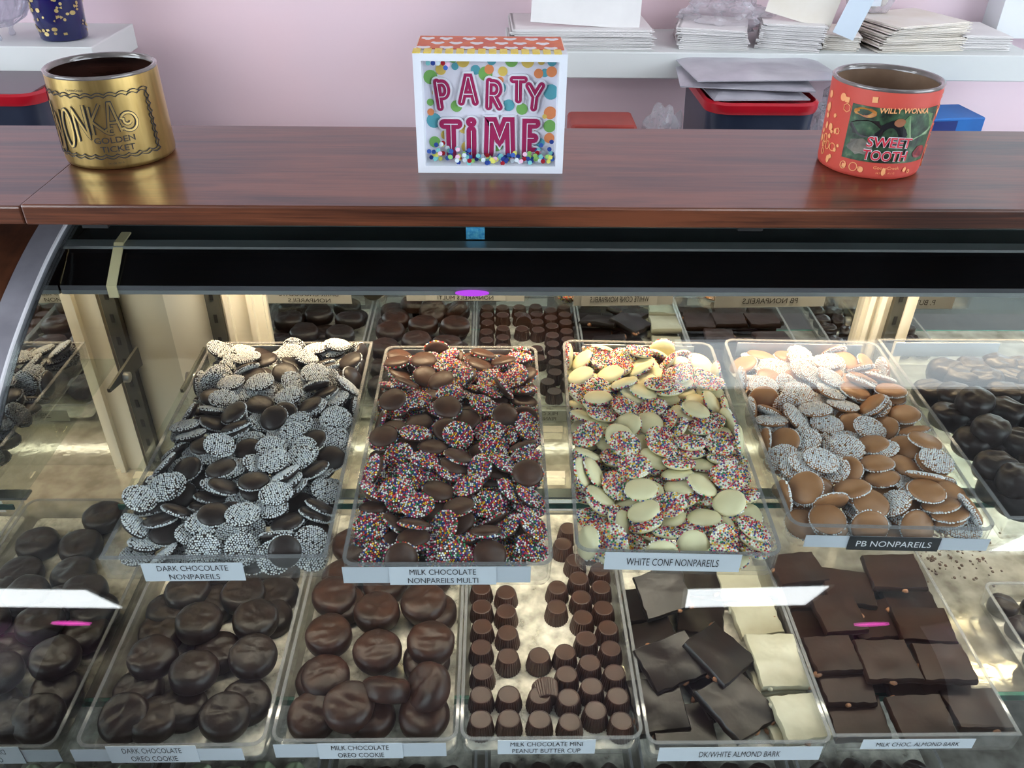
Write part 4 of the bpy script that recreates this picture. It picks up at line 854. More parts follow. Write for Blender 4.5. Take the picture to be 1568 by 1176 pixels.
PILES['multi'] = [-551,-1298,36,489,0,0,-871,-279,-1453,36,974,0,0,-222,221,-1423,36,55,976,206,12,485,-1392,36,118,0,0,-992,-540,-958,36,898,0,0,438,201,-1149,36,958,0,0,-284,572,-935,36,42,-134,-989,-35,650,-670,36,894,0,0,445,633,-230,36,810,0,0,585,656,175,36,54,112,991,10,-656,567,36,18,991,-112,-51,-653,973,36,942,0,0,332,-608,1222,36,8,-137,-988,55,-581,-1439,78,289,-783,-542,-87,-165,-1275,53,98,731,665,-106,235,-1356,102,54,884,-453,95,651,-1296,56,37,889,423,-166,-653,-1186,76,171,827,534,-11,-120,-1085,106,993,20,-31,106,292,-793,36,864,0,0,-501,576,-1046,99,485,-14,61,-871,-652,-716,36,50,916,-395,-25,507,-668,90,133,98,11,-985,652,-79,78,677,-155,141,704,-653,110,94,451,-51,-28,890,-612,411,84,745,95,230,-618,650,669,56,125,462,-870,111,-664,913,121,127,-525,-832,120,652,1060,97,997,-42,36,15,-653,1417,58,53,320,-931,165,-549,-1470,138,265,-876,325,232,-57,-1406,106,185,-709,549,399,124,-1237,135,124,554,-788,233,654,-1375,152,56,897,-401,-172,-653,-982,97,52,529,845,-44,-285,-912,71,259,871,414,-10,119,-998,62,195,778,593,-50,658,-1145,142,932,121,43,335,-654,-439,42,992,-18,-21,-111,119,-687,118,694,11,-441,568,658,-456,73,40,941,325,74,-256,-299,165,976,1,-1,214,660,-2,128,67,840,-507,178,647,724,115,386,-115,-122,-906,-616,1074,160,972,-109,196,53,654,902,164,706,20,24,-706,74,1453,164,435,113,2,-892,657,1315,135,238,-96,102,-960,-370,-1504,172,73,155,-421,890,-22,-1487,110,60,185,-871,-449,326,-1464,186,435,127,-133,880,465,-1453,101,105,-623,773,-11,-651,-861,155,931,-201,78,291,-351,-836,98,870,-171,-195,-417,131,-926,113,795,-105,-172,-570,480,-1153,181,96,-795,512,-307,-574,-597,97,121,85,-988,-25,-104,-509,167,166,803,-557,-124,338,-519,171,889,21,80,449,655,-516,148,71,991,-62,80,-655,-142,165,458,-173,165,855,-165,-122,172,93,187,243,946,489,50,159,865,132,-231,-422,-497,291,164,353,52,293,886,177,124,211,953,180,-32,-236,-654,662,157,40,-342,-938,-11,655,635,206,322,11,114,939,-596,1068,232,351,188,171,900,119,1025,171,10,-989,-64,-124,567,1141,181,183,-573,790,-106,-651,1452,220,745,-80,70,-657,648,1554,134,302,-309,672,600,-655,-1142,172,23,331,-940,-65,-261,-1298,137,134,938,314,-30,66,-1085,192,192,98,24,-975,412,-1155,53,108,-299,-942,101,66,-818,154,120,640,753,81,388,-781,115,7,-754,-645,-114,-509,-373,149,42,-955,244,155,-22,-508,211,149,-88,-976,123,33,-321,146,585,213,-10,-781,-368,49,192,19,-887,457,-51,239,-136,153,14,-906,412,85,-427,460,158,56,847,-515,112,-196,365,228,583,-30,-7,-811,330,447,180,61,-994,-52,-59,-382,989,170,915,-157,363,68,74,1007,233,88,-975,146,-134,-504,1298,167,821,367,207,384,-50,1209,201,615,167,-32,-769,-417,-1237,96,832,-206,238,-454,-289,-1276,205,829,-122,63,540,-42,-1174,210,117,573,735,340,289,-1225,223,88,-4,-264,-959,-281,-667,149,100,-914,-374,109,-156,-927,191,725,4,65,-685,64,-963,258,559,11,-149,-814,329,-824,171,92,-800,590,32,-363,-413,216,287,76,99,-949,7,-431,261,930,-53,186,310,376,-458,228,985,-56,111,111,418,-408,97,313,137,97,-934,-653,-45,200,973,-208,-37,-77,-107,137,205,10,-158,964,210,262,-200,217,667,85,13,738,453,-6,230,361,168,37,-915,-738,262,199,180,573,-189,-775,184,551,271,25,-487,-838,239,98,463,248,490,-78,180,848,453,367,246,255,117,-104,953,-365,720,177,7,815,567,113,-42,638,275,877,-12,103,467,141,742,175,990,-104,80,-6,404,697,192,931,-182,26,-312,45,959,293,388,-108,-119,906,509,1108,232,17,-962,83,-257,-656,1210,310,105,-64,96,987,-83,1450,172,701,296,-178,-623,186,1328,235,556,-100,86,-819,364,1307,166,153,187,49,-968,-444,-1064,152,247,272,300,879,-289,-1135,223,818,-260,237,454,52,-1505,180,745,445,-118,481,673,-1194,232,286,-498,-801,164,-677,-775,231,358,548,-754,-27,-113,-757,249,380,-130,-6,-914,148,-720,255,100,-695,690,-169,496,-741,209,211,791,-525,-226,-710,-413,176,791,-157,-433,400,243,-538,288,73,662,600,440,435,-449,283,140,945,-233,-178,644,-448,209,76,-368,915,-140,-585,84,268,675,58,-23,-734,-117,27,235,148,-554,-811,-104,354,-216,266,33,485,-859,-156,620,-174,282,32,159,-315,-934,-564,415,217,223,715,660,45,-147,355,293,75,784,-614,-3,97,190,299,8,-26,-111,992,471,252,286,56,-194,254,-945,-519,641,236,27,894,-432,109,-297,578,267,28,190,34,-980,184,766,240,144,836,481,-219,651,740,248,66,451,-867,197,-314,1271,266,8,-137,989,27,-134,1376,245,692,-166,-125,690,216,1156,307,88,167,83,978,314,1105,187,197,-651,699,-216,-439,1266,192,450,-234,370,-777,242,1382,302,396,61,200,893,624,1390,221,511,-71,-96,-850,-476,-805,277,4,735,673,73,299,-925,224,22,-905,-412,-88,362,-1015,119,101,-331,820,-455,662,-789,184,161,923,-256,-234,-526,-580,193,28,-949,-293,-101,501,-219,170,524,-11,-125,-841,-428,-167,242,984,110,63,-119,-191,-205,295,196,-94,-106,-969,56,-63,191,135,-777,569,-231,-352,187,269,395,-51,-40,915,-75,27,306,971,177,37,151,677,243,182,288,-841,-372,264,-625,456,351,972,117,-110,168,-382,468,316,25,-150,987,-18,-66,521,347,33,-782,-620,-12,313,27,270,91,-608,787,10,-673,534,265,903,154,-212,-337,-179,815,334,904,141,-95,-389,330,912,267,97,-423,-898,-61,585,846,318,245,-79,965,-23,-657,816,245,48,-115,-960,248,-329,944,294,529,199,-68,821,307,663,311,102,957,-133,-231,454,1244,298,756,-52,-178,-626,-260,1528,234,488,625,483,-368,386,1519,126,526,-319,385,687,-427,-839,199,73,-835,543,29,-277,-974,253,17,-170,984,21,28,-79,318,179,-860,-473,-54,653,-894,126,238,809,-535,27,-698,-518,273,288,-801,361,-379,-255,-437,298,29,-648,-739,175,48,-338,293,962,-184,150,-124,653,-329,262,130,728,670,-55,-496,-330,270,150,-904,386,-98,-352,-585,252,190,-455,-869,1,653,-584,297,117,27,-169,977,-656,-66,309,114,-57,-79,988,-371,-55,311,101,545,-829,55,665,57,252,237,507,-818,-125,653,399,148,735,417,163,-507,-515,823,295,802,-322,47,-499,-84,293,383,655,45,126,-742,250,350,341,15,944,-263,-192,441,693,319,509,418,-751,-34,-375,1206,334,874,27,10,-483,-119,1104,310,66,295,951,-37,24,846,335,104,631,742,195,668,947,295,501,-220,-125,826]
PILES['white'] = [-550,-1254,35,214,0,0,-976,-225,-1403,35,987,0,0,-155,479,-1423,35,253,0,0,-966,-552,-969,35,953,0,0,301,186,-1113,35,900,0,0,-433,-488,-527,35,961,0,0,273,-651,-229,35,39,113,-991,-33,650,239,35,37,-110,991,37,-645,453,35,44,979,192,-26,-615,-1381,74,88,-522,-806,-262,-158,-1293,85,159,785,540,-255,185,-1326,98,79,765,-634,68,649,-1368,59,24,965,188,-178,-652,-1131,102,14,-916,-384,104,-648,-760,47,111,984,-125,37,-60,-516,68,887,-149,-25,-433,-658,-400,160,38,654,686,-314,649,-154,93,705,-45,41,705,-650,101,88,327,-24,-49,942,-612,366,113,722,-47,-22,-689,-652,782,105,55,-115,-989,64,-646,1428,63,50,200,-956,203,135,1310,77,437,202,49,-874,535,1374,96,303,-51,12,951,-363,-1452,74,271,-627,729,-10,-45,-1329,166,206,646,-716,157,218,-1224,148,120,950,-275,78,653,-1356,131,187,816,-536,-100,-585,-982,143,246,-143,-945,154,-235,-945,98,304,731,606,-59,158,-956,69,233,781,578,-2,648,-1062,156,943,65,-33,321,-659,-511,72,977,-16,-171,-114,114,-685,145,917,4,-127,375,677,-419,124,56,-945,-78,-309,-648,107,158,934,11,0,354,-387,148,144,804,111,9,-583,-649,642,70,979,-161,41,106,-648,1456,127,169,529,-809,189,664,1343,153,338,-169,147,-913,-716,-1456,172,673,450,-297,-505,137,-1490,175,676,289,330,-590,348,-1555,144,391,-391,588,588,653,-1292,194,187,509,-837,-56,-560,-893,188,843,24,289,450,-334,-871,103,882,-197,-239,-353,101,-883,100,731,-52,-228,-640,446,-1170,95,74,-920,-154,-350,-651,-654,134,1,-340,926,160,-179,-489,157,24,950,-282,-125,358,-579,180,834,-66,114,534,637,-613,171,71,-979,182,-24,-589,-143,109,590,48,-14,805,-123,-220,214,145,-43,138,-978,593,47,184,840,-57,-128,-522,-650,215,232,519,22,248,816,-235,230,196,172,119,-974,-70,-687,574,212,337,-321,-875,127,-202,497,153,741,-176,119,-636,648,690,223,94,14,5,994,-650,1180,116,688,-86,31,718,-153,891,141,9,-22,-245,968,594,940,176,165,-247,953,44,-755,1259,254,695,128,695,128,48,1218,164,8,141,230,-962,448,1506,128,425,-362,326,761,-427,-1128,100,168,706,-590,-351,-216,-1264,192,222,952,123,164,-6,-1112,174,147,23,-43,-987,396,-1248,125,301,-271,-222,886,-403,-647,101,434,327,58,836,-103,-764,149,10,-782,621,-18,126,-924,193,123,617,774,-50,426,-861,105,15,931,351,90,-408,-338,79,65,978,-162,104,-117,-495,213,163,379,-908,-55,360,-148,148,26,784,-618,-29,550,130,233,53,-760,638,-103,-548,358,199,252,851,-424,-174,97,360,196,91,307,945,-60,364,432,181,21,913,403,-25,-175,547,211,920,-6,168,351,-440,996,169,979,-163,68,94,-458,1270,129,753,82,215,615,-185,1273,223,128,-990,2,34,48,1118,224,587,86,77,-800,-356,-1187,114,788,-113,373,-475,-235,-1136,244,443,-206,-42,870,-7,-1081,247,65,846,513,126,273,-1161,208,480,-103,100,864,-306,-644,128,133,-816,-534,173,-157,-854,217,748,11,-17,-662,120,-814,240,363,9,-140,-920,359,-844,165,10,-885,461,-48,-401,-335,151,40,88,-85,-991,-57,-465,265,943,-61,161,-282,346,-465,215,982,-178,40,-25,427,-403,111,177,155,82,-967,-647,-109,195,724,26,112,-679,354,-77,219,635,28,26,770,590,-149,245,313,35,112,-941,213,562,307,61,-93,985,-123,167,492,252,188,-68,103,973,497,451,246,228,133,16,963,-321,758,182,164,-837,-487,-185,-136,529,272,771,88,133,614,-12,726,259,944,234,-190,-124,360,683,210,969,-81,-76,-217,-417,1191,196,70,490,-860,-112,-234,1002,239,179,33,975,-122,58,897,265,192,-169,-76,963,503,923,219,114,-949,231,-176,-475,1465,173,199,828,448,-270,-8,1314,285,135,848,-509,-31,217,1430,182,75,-264,-341,-898,381,1220,180,594,254,-129,-751,-511,-1470,120,268,141,238,-922,-532,-1466,199,336,-868,362,-18,-124,-1555,146,28,31,668,-742,392,-1417,178,459,-848,-244,95,-611,-684,279,275,-421,139,-852,-229,-898,279,462,54,-49,-883,311,-828,279,942,-95,176,-266,537,-678,226,89,-992,73,16,-646,-367,222,153,-227,-220,-935,138,-578,293,177,981,57,-17,266,-347,239,146,896,411,-66,557,-411,219,73,111,-977,162,-532,-35,252,756,-18,129,-640,197,-19,250,153,-775,521,-321,443,-23,290,11,774,-621,116,-414,378,200,60,953,192,-224,13,290,269,95,-750,641,-126,314,234,274,422,54,67,901,622,423,269,318,-339,193,-863,-444,640,180,206,-884,417,-18,-51,533,321,340,-151,-12,-927,342,777,255,55,90,-133,-984,755,435,171,158,662,116,722,-662,951,197,369,171,-127,-904,-360,872,296,712,-125,-123,678,-37,948,313,126,-314,159,927,356,1019,236,153,-412,881,-168,-634,1200,247,396,339,-169,-835,279,1555,162,389,389,-589,589,662,1237,202,836,13,237,-493,-712,-711,289,192,499,46,843,117,-635,242,951,-224,-27,207,501,-1024,254,391,188,1,-900,541,-747,285,138,-982,119,37,-401,-442,232,62,983,-167,16,747,-228,310,440,-497,408,-625,-436,-190,257,878,147,179,-416,-323,-354,319,97,-960,238,102,108,86,251,334,357,860,135,-502,128,297,125,985,6,-114,-272,-6,288,682,-49,-252,683,-59,37,292,990,76,-35,104,719,187,211,400,-422,-622,523,-664,871,272,826,114,-179,-520,-256,271,284,50,858,-492,-129,103,588,356,101,846,520,-35,420,242,319,758,65,110,639,-507,642,243,161,-982,-57,-63,-237,672,329,916,-249,-104,294,647,738,288,9,-832,-553,21,-508,440,303,916,-100,19,386,-401,1148,262,74,-577,-812,-15,316,814,320,37,959,277,10,286,1184,235,456,518,717,88,-373,1474,222,432,-12,335,836,755,1026,206,60,704,-60,-704,-421,-800,209,60,-816,541,189,-259,-638,291,77,-252,963,15,8,-356,306,51,-875,-467,109,651,-891,203,49,-263,946,-175,-640,-183,290,128,-965,110,-195,24,-196,259,64,59,-982,-162,289,-272,288,47,598,-792,105,567,-265,282,57,-876,-470,-81,-354,-200,309,441,183,-89,873]
PILES['pb'] = [-556,-1204,33,405,0,0,-913,-324,-1371,33,34,-681,-730,30,545,-1276,33,37,-948,313,27,-636,-900,33,998,0,0,34,-543,-561,33,645,0,0,763,586,-106,33,13,-163,-985,-44,-592,245,33,716,0,0,-697,-566,553,33,194,0,0,980,-638,883,33,932,0,0,-359,-577,1321,33,39,352,-934,25,-636,-1389,66,457,59,-133,877,-142,-1244,53,28,-876,-457,144,81,-1439,33,788,0,0,614,636,-1438,82,5,-606,794,-2,-569,-849,94,21,632,-770,-80,-640,-539,90,837,-25,-38,543,157,-521,98,403,-26,37,-913,-199,-196,100,9,-136,-978,-153,73,-150,97,728,12,-28,684,-636,13,60,663,68,97,-738,618,898,92,38,-787,612,56,-486,1438,79,32,650,743,-150,-181,1447,63,890,-96,89,434,-439,-1448,113,221,41,135,-964,-69,-1348,110,139,-73,-982,99,205,-1295,89,38,-318,-946,5,532,-1353,144,137,-163,101,971,-137,-1060,132,0,56,-996,-57,135,-956,164,988,-40,40,140,639,-614,142,814,74,41,572,-224,-307,134,695,125,112,-697,-399,72,79,434,-203,-27,-876,-140,54,145,14,3,-125,991,155,124,151,888,88,-13,449,597,154,161,199,-57,-1,977,-596,564,161,42,45,34,-997,-298,467,145,1,132,988,63,303,508,123,148,160,8,975,640,446,143,330,-11,13,-943,-517,817,144,475,113,-26,871,-148,926,156,48,71,-23,995,638,731,136,951,55,39,-297,-428,1446,137,419,-124,-90,-894,-140,1441,127,392,-87,-54,-913,671,1313,109,540,-182,287,-769,-470,-1447,179,6,51,121,-990,-398,-1256,190,435,551,605,-374,279,-1272,150,630,34,18,774,518,-1378,220,935,-180,-61,296,-581,-827,211,12,-901,428,51,-106,-1131,190,522,33,-47,850,328,-1013,174,136,-751,-634,118,642,-1058,202,142,-77,49,-985,-82,-749,175,808,70,-27,583,313,-750,157,68,-978,-153,112,644,-645,204,986,71,99,-104,-635,-49,155,104,228,959,-125,-233,-400,164,118,-759,623,141,636,-340,201,982,64,-39,-168,-395,310,163,55,-225,-847,-476,-132,-48,198,25,-927,370,0,150,10,189,967,132,-1,212,640,144,237,110,-102,8,988,-598,621,226,41,-735,675,6,-64,655,117,126,-208,-953,176,374,577,170,536,-123,52,-833,639,530,203,938,-33,17,340,-637,1053,63,188,979,57,-28,-109,967,219,103,253,-954,-120,343,870,151,934,29,52,-350,639,855,210,152,32,-960,228,-447,1096,78,100,962,-61,-243,-251,1169,91,51,-805,588,40,430,1322,166,991,81,98,-16,757,1113,151,715,-107,687,-50,-752,-1121,148,568,419,-623,-333,-441,-1072,159,71,33,-317,944,712,-1341,229,167,464,181,849,469,-1296,245,888,-230,-28,395,-355,-642,203,104,120,-150,975,-174,-813,234,370,-155,-178,898,105,-925,245,37,118,-113,-985,638,-697,260,78,-839,-537,5,-418,-367,220,209,-279,934,70,-120,-460,204,30,-138,976,160,385,-713,212,865,101,80,483,454,-417,211,730,180,-58,-655,-757,237,153,697,114,697,114,640,-113,215,791,-296,55,531,-615,401,190,885,460,-40,-42,-35,360,151,111,587,-800,-31,113,300,204,25,-233,-960,146,456,264,165,361,-162,891,-216,-757,781,185,438,554,438,554,59,539,221,141,196,-969,25,53,728,152,912,-97,100,-383,636,550,267,920,-64,-44,-382,-462,831,201,972,67,144,-169,-42,822,242,111,418,-893,-113,148,966,187,989,-48,-134,-7,445,799,252,53,-202,-193,-958,-661,1230,135,960,-48,-248,113,-57,1325,179,16,-545,811,205,229,1185,165,33,470,855,211,556,1070,144,832,-387,111,379,-583,-1096,200,166,-928,-126,-305,-82,-1280,227,705,68,-76,700,118,-1253,192,248,-362,882,-162,393,-1119,263,814,-50,17,577,-524,-817,273,90,-263,-959,-2,-293,-837,236,196,139,961,132,113,-727,264,975,-130,-65,164,645,-815,135,815,-466,-73,-333,-601,-361,214,8,286,161,-943,-80,-517,255,104,-914,-385,-56,250,-461,207,61,968,-179,161,644,-396,294,332,59,84,937,-591,199,186,909,-326,254,-23,-389,-13,226,221,467,-836,-177,243,-113,207,76,-253,-959,-92,-639,-28,217,171,926,331,-26,-190,160,236,123,988,60,51,362,293,255,180,315,-246,-898,416,279,218,362,28,915,-168,-275,499,216,80,-871,-476,-72,95,757,261,128,-666,-726,99,293,543,253,33,86,34,994,382,710,243,228,950,-134,-161,-329,701,162,177,120,-931,-293,-371,1130,153,12,450,-891,-31,-51,1185,196,31,536,-821,-190,343,1514,143,305,-42,-535,-785,157,1123,235,13,869,-489,62,498,1096,199,829,-329,-263,-366,-596,-1126,262,550,347,2,-758,-147,-1525,145,828,555,-39,-58,255,-1491,127,680,257,331,-599,369,-1207,329,33,20,-5,-998,-645,-587,171,85,-971,-88,-202,-397,-807,319,33,-951,298,59,-204,-1108,264,982,-119,-137,-6,444,-964,283,176,286,-900,273,-757,-311,154,69,-684,-20,725,51,-279,147,48,220,-971,-70,176,-396,242,910,-139,-102,373,393,-39,173,546,-180,-222,786,-390,122,172,307,-49,-947,-71]
for k, (R, T, cm, bm_, word, grp) in KINDS.items():
    t, w_, l_ = TR[k]; D = PILES[k]
    discs = [lens(R, T, s_, 'nonpareil', cm) for s_ in (1, 2, 3)]
    bds = [beads(R, T, s_, 'beads', bm_) for s_ in (1, 2, 3)]
    TM = Matrix.Translation(t.location) @ Matrix.Rotation(t.rotation_euler.z, 4, 'Z')
    items = []; frn = random.Random(7)
    for i in range(0, len(D), 7):
        x, y, z, qw, qx, qy, qz = D[i:i+7]
        p = TM @ Vector((x*1e-4*(w_-.0046)/.158*.995, y*1e-4*(l_-.0046)/.318*.995, z*1e-4+.0025)); q = Quaternion((qw, qx, qy, qz)).normalized()
        if (q @ Vector((0, 0, 1))).z > .2 and frn.random() < {'dark': .22, 'multi': .08, 'white': 0, 'pb': 0}[k]: q = q @ Quaternion((1, 0, 0), PI)
        items.append((p, Quaternion((0, 0, 1), t.rotation_euler.z) @ q))
    # rows from the label end, and order inside a row from the mirrored end wall, for the labels
    order = sorted(range(len(items)), key=lambda i: items[i][0].y)
    per = 12 if k != 'pb' else 10; names = {}
    for r_ in range(0, len(order), per):
        row = sorted(order[r_:r_+per], key=lambda i: items[i][0].x)
        for c_, i in enumerate(row): names[i] = (r_//per+1, c_+1)
    for i, (p, q) in enumerate(items):
        up = (q @ Vector((0, 0, 1))).z; st = 'smooth side up' if up > .35 else ('beads up' if up < -.35 else 'on edge')
        r_, c_ = names[i]
        o = link(NAMES[k], discs[i % 3]); o.rotation_mode = 'QUATERNION'; o.location = p; o.rotation_quaternion = q
        tag(o, '%s %s, %s row from tray front, %s from mirror end' % (word, st, ordw(r_), ordw(c_)), 'nonpareil', grp)
        link('beads', bds[i % 3], o)

# ============================================================ DIPPED COOKIES, BUTTERCREAMS
def blobmesh(name, R, H, seed, mat, sx=1, ridge=.5, n=40):
    b = MB(); prof = [(.001, -H/2), (R*.7, -H/2), (R*.93, -H*.42), (R*1.0, -H*.2), (R*1.0, H*.12), (R*.93, H*.33), (R*.78, H*.45), (R*.5, H*.49), (R*.25, H*.5), (.001, H*.5)]
    rings = []
    prof2 = []
    for a, c_ in zip(prof, prof[1:]):
        for s_ in (0, .5): prof2.append((a[0]+(c_[0]-a[0])*s_, a[1]+(c_[1]-a[1])*s_))
    prof2.append(prof[-1]); b.lathe(prof2, n); sv = Vector((seed*5.3, seed*1.7, seed))
    for v in b.bm.verts:
        p = v.co.copy(); a1 = noise.noise(p*38+sv); v.co.x *= sx*(1+a1*.07); v.co.y *= (1+noise.noise(p*32+sv*2)*.07)
        if p.z > 0:   # ripples left by dipping
            rr = noise.noise(Vector((p.x*45, p.y*160, 0))+sv)+.6*noise.noise(Vector((p.x*120, p.y*90, 3))+sv)
            v.co.z += ridge*rr*.0016*min(1, 1.15-math.hypot(p.x, p.y)/R*.5)
            rg = 1-abs(noise.noise(p*55+sv*3))*4
            if rg > 0: v.co.z += rg*.0010*ridge
        v.co.z *= 1+noise.noise(p*25+sv)*.12
    bmesh.ops.recalc_face_normals(b.bm, faces=b.bm.faces[:])
    me = bpy.data.meshes.new(name); b.bm.to_mesh(me); b.bm.free(); me.materials.append(mat); me.polygons.foreach_set('use_smooth', [True]*len(me.polygons)); return me
def scatter(name, meshes, L_, zbase, cat, lab_fn, grp, seed=1, bounds=None):
    """L_: (px, py, level height of centre above the tray floor, tilt x, tilt y)"""
    rn = random.Random(seed)
    for i, q in enumerate(L_):
        px, py, dz, tx, ty = q; p = onz(px, py, zbase+dz)
        if bounds: p.x = min(max(p.x, bounds[0]), bounds[1]); p.y = max(p.y, bounds[2])
        o = link(name, meshes[i % len(meshes)]); o.location = p; o.rotation_euler = (tx, ty, rn.uniform(-.7, .7)+(PI if rn.random() < .5 else 0))
        tag(o, lab_fn(i), cat, grp)
CK = [blobmesh('dipped_cookie', .0234, .0205, s_, M['oreod'], ridge=1) for s_ in (1, 2, 3, 4, 5)]
z5 = lambda L_: [(x/2.578, 720+y/2.578, dz, tx, ty) for x, y, dz, tx, ty in L_]
lo, hi = .0125, .0285
ODL = z5([(462, 980, .0185, .2, -.2), (612, 985, .0140, .05, .1), (885, 985, .020, .1, 0), (720, 935, lo, 0, 0), (985, 915, lo, .1, .1), (490, 870, lo, 0, .1), (765, 795, .030, .12, .05), (1010, 735, .029, .1, -.05), (600, 738, .0285, .0, .0), (860, 720, lo, 0, 0), (560, 640, lo, 0, 0), (785, 600, .0290, .05, .0), (1010, 590, .0285, .0, .05), (1080, 580, lo, 0, .1), (590, 555, .014, .1, 0), (740, 480, .024, .05, 0), (960, 490, .0235, .08, .05), (850, 530, lo, .0, .0), (1100, 490, lo, 0, 0)])
def back_fill(cx, y0, y1, w_, n, seed, z, d=.047):
    """places hidden under the upper shelf: seen only in the back and side mirrors"""
    rn = random.Random(seed); out = []; cols = 3; i = 0
    while i < n:
        r_, c_ = divmod(i, cols); out.append(Vector((cx+(c_-1)*d*1.04+rn.uniform(-.003, .003), y0+r_*d*.98+rn.uniform(-.003, .003), z+(.0)))); i += 1
    return out
desc_d = ['slumped on its edge at the tray front by the mirror', 'at the tray front, second from the mirror', 'at the tray front, third from the mirror', 'low behind the front cookies', 'low by the milk cookie tray, near the front', 'low by the mirror, second row', 'on top in the middle of the tray', 'on top beside the milk cookie tray', 'on top by the mirror, reddish sheen', 'sunk under the middle cookies', 'low by the mirror, mid tray', 'on top, behind the middle cookie', 'on top by the milk cookies, third back', 'half hidden against the tray wall', 'by the mirror wall, fourth row', 'just behind the label of dark nonpareils, mirror side', 'just below the dark nonpareil tray, milk cookie side', 'low between the fourth row cookies', 'low in the corner under the nonpareil tray']
scatter('dipped_cookie', CK, ODL, ZD+.0014, 'cookie', lambda i: 'dark chocolate dipped cookie '+desc_d[i], 'dark dipped cookies', 2, (-.288-.0530, -.288+.0530, .4425+.034))
mir = [onz(x/2.578, 720+y/2.578, ZD+.014) for x, y in ((150, 290), (318, 300), (85, 410), (290, 410), (410, 185))]
for i, p in enumerate(mir):
    o = link('dipped_cookie', CK[i]); o.location = (2*XL-p.x, p.y, ZD+.014); o.rotation_euler.z = i*1.3; tag(o, 'dark chocolate dipped cookie hidden under the upper tray, %s in the mirror' % ordw(i+1), 'cookie', 'dark dipped cookies')
CM = [blobmesh('dipped_cookie', .0238, .0205, s_+10, M['oreom'], ridge=1) for s_ in (1, 2, 3, 4, 5)]
z6 = lambda L_: [(400+x/2.613, 850+y/2.613, dz, tx, ty) for x, y, dz, tx, ty in L_]
OML = z6([(170, 665, .0140, .05, .05), (348, 628, .0285, .12, .0), (430, 680, lo, 0, 0), (650, 672, .0140, .1, .05), (500, 540, .026, .80, .20), (675, 528, .030, .25, .7), (255, 490, .0200, .05, -.05), (175, 500, lo, .0, .0), (466, 385, .0245, .05, .0), (684, 350, .0280, .0, .05), (660, 420, lo, 0, 0), (272, 320, .0245, .0, .0), (462, 228, .0240, .05, 0), (650, 195, .0245, -.05, .05), (700, 230, lo, 0, 0), (275, 165, .0240, .0, .1), (495, 120, lo, .0, .0), (330, 200, lo, 0, 0)])
desc_m = ['front corner of the tray beside the dark cookies', 'on top at the front, tall and round', 'low, tucked behind the front top cookie', 'front corner beside the peanut butter cups', 'standing on its side in the second row', 'tilted smooth one next to the cups tray', 'large, second row beside the dark cookies', 'sunk beneath the large second row cookie', 'in the middle of the tray, banded top', 'large smooth one by the cups tray', 'low against the cups tray wall', 'third row, beside the dark cookie tray', 'wrinkled, centre of the fourth row', 'ridged top, fourth row by the cups', 'low in the corner behind the ridged one', 'ridged, fourth row by the dark cookies', 'shaded, under the coloured nonpareil tray', 'low between two fourth row cookies']
scatter('dipped_cookie', CM, OML, ZD+.0014, 'cookie', lambda i: 'milk chocolate dipped cookie '+desc_m[i], 'milk dipped cookies', 3, (-.116-.0530, -.116+.0530, .446+.034))
for i, p in enumerate(back_fill(-.116, .655, .75, .16, 6, 4, ZD+.014)):
    o = link('dipped_cookie', CM[i % 5]); o.location = p; tag(o, 'milk chocolate dipped cookie under the upper shelf, %s from the front there' % ordw(i+1), 'cookie', 'milk dipped cookies')
BC = [blobmesh('buttercream', .0172, .0205, s_+20, M['oreod'], sx=1.12, ridge=1.1) for s_ in (1, 2, 3, 4)]
z4 = lambda L_: [(1100+x/3.267, 500+y/3.267, dz, tx, ty) for x, y, dz, tx, ty in L_]
BL = z4([(1110, 450, .018, 0, .1), (1285, 380, .034, .1, 0), (1175, 350, .018, 0, 0), (1430, 430, .026, 0, .1), (1240, 580, .022, .1, 0), (1360, 520, .034, 0, 0), (1365, 705, .026, 0, 0), (1450, 640, .018, .2, 0), (1520, 590, .030, 0, .1), (1430, 345, .018, 0, 0), (1350, 810, .013, .0, 0), (1500, 770, .030, 0, 0), (1060, 335, .014, 0, 0), (1500, 880, .012, 0, 0), (1240, 480, .012, 0, 0), (1560, 470, .022, 0, 0), (1600, 700, .022, 0, 0), (1580, 820, .014, 0, 0), (1540, 360, .018, 0, 0), (1640, 600, .02, 0, 0), (1650, 420, .018, 0, 0), (1450, 560, .012, 0, 0), (1210, 265, .014, 0, 0), (1330, 270, .016, 0, 0), (1450, 265, .014, 0, 0), (1270, 215, .014, 0, 0), (1130, 225, .014, 0, 0), (1400, 205, .016, 0, 0), (1530, 215, .014, 0, 0), (1560, 290, .016, 0, 0)])
scatter('buttercream', BC, BL, ZU, 'buttercream', lambda i: 'dark oval buttercream', 'dark oval buttercreams', 5, (.4545, .5755, .5375))
bcs = sorted([o for o in col.objects if o.name.split('.')[0] == 'buttercream'], key=lambda o: o.location.y)
for r_ in range(0, len(bcs), 5):
    for c_, o in enumerate(sorted(bcs[r_:r_+5], key=lambda o: o.location.x)): o['label'] = 'dark oval buttercream, %s row from tray front, %s from the tan nonpareils' % (ordw(r_//5+1), ordw(c_+1))

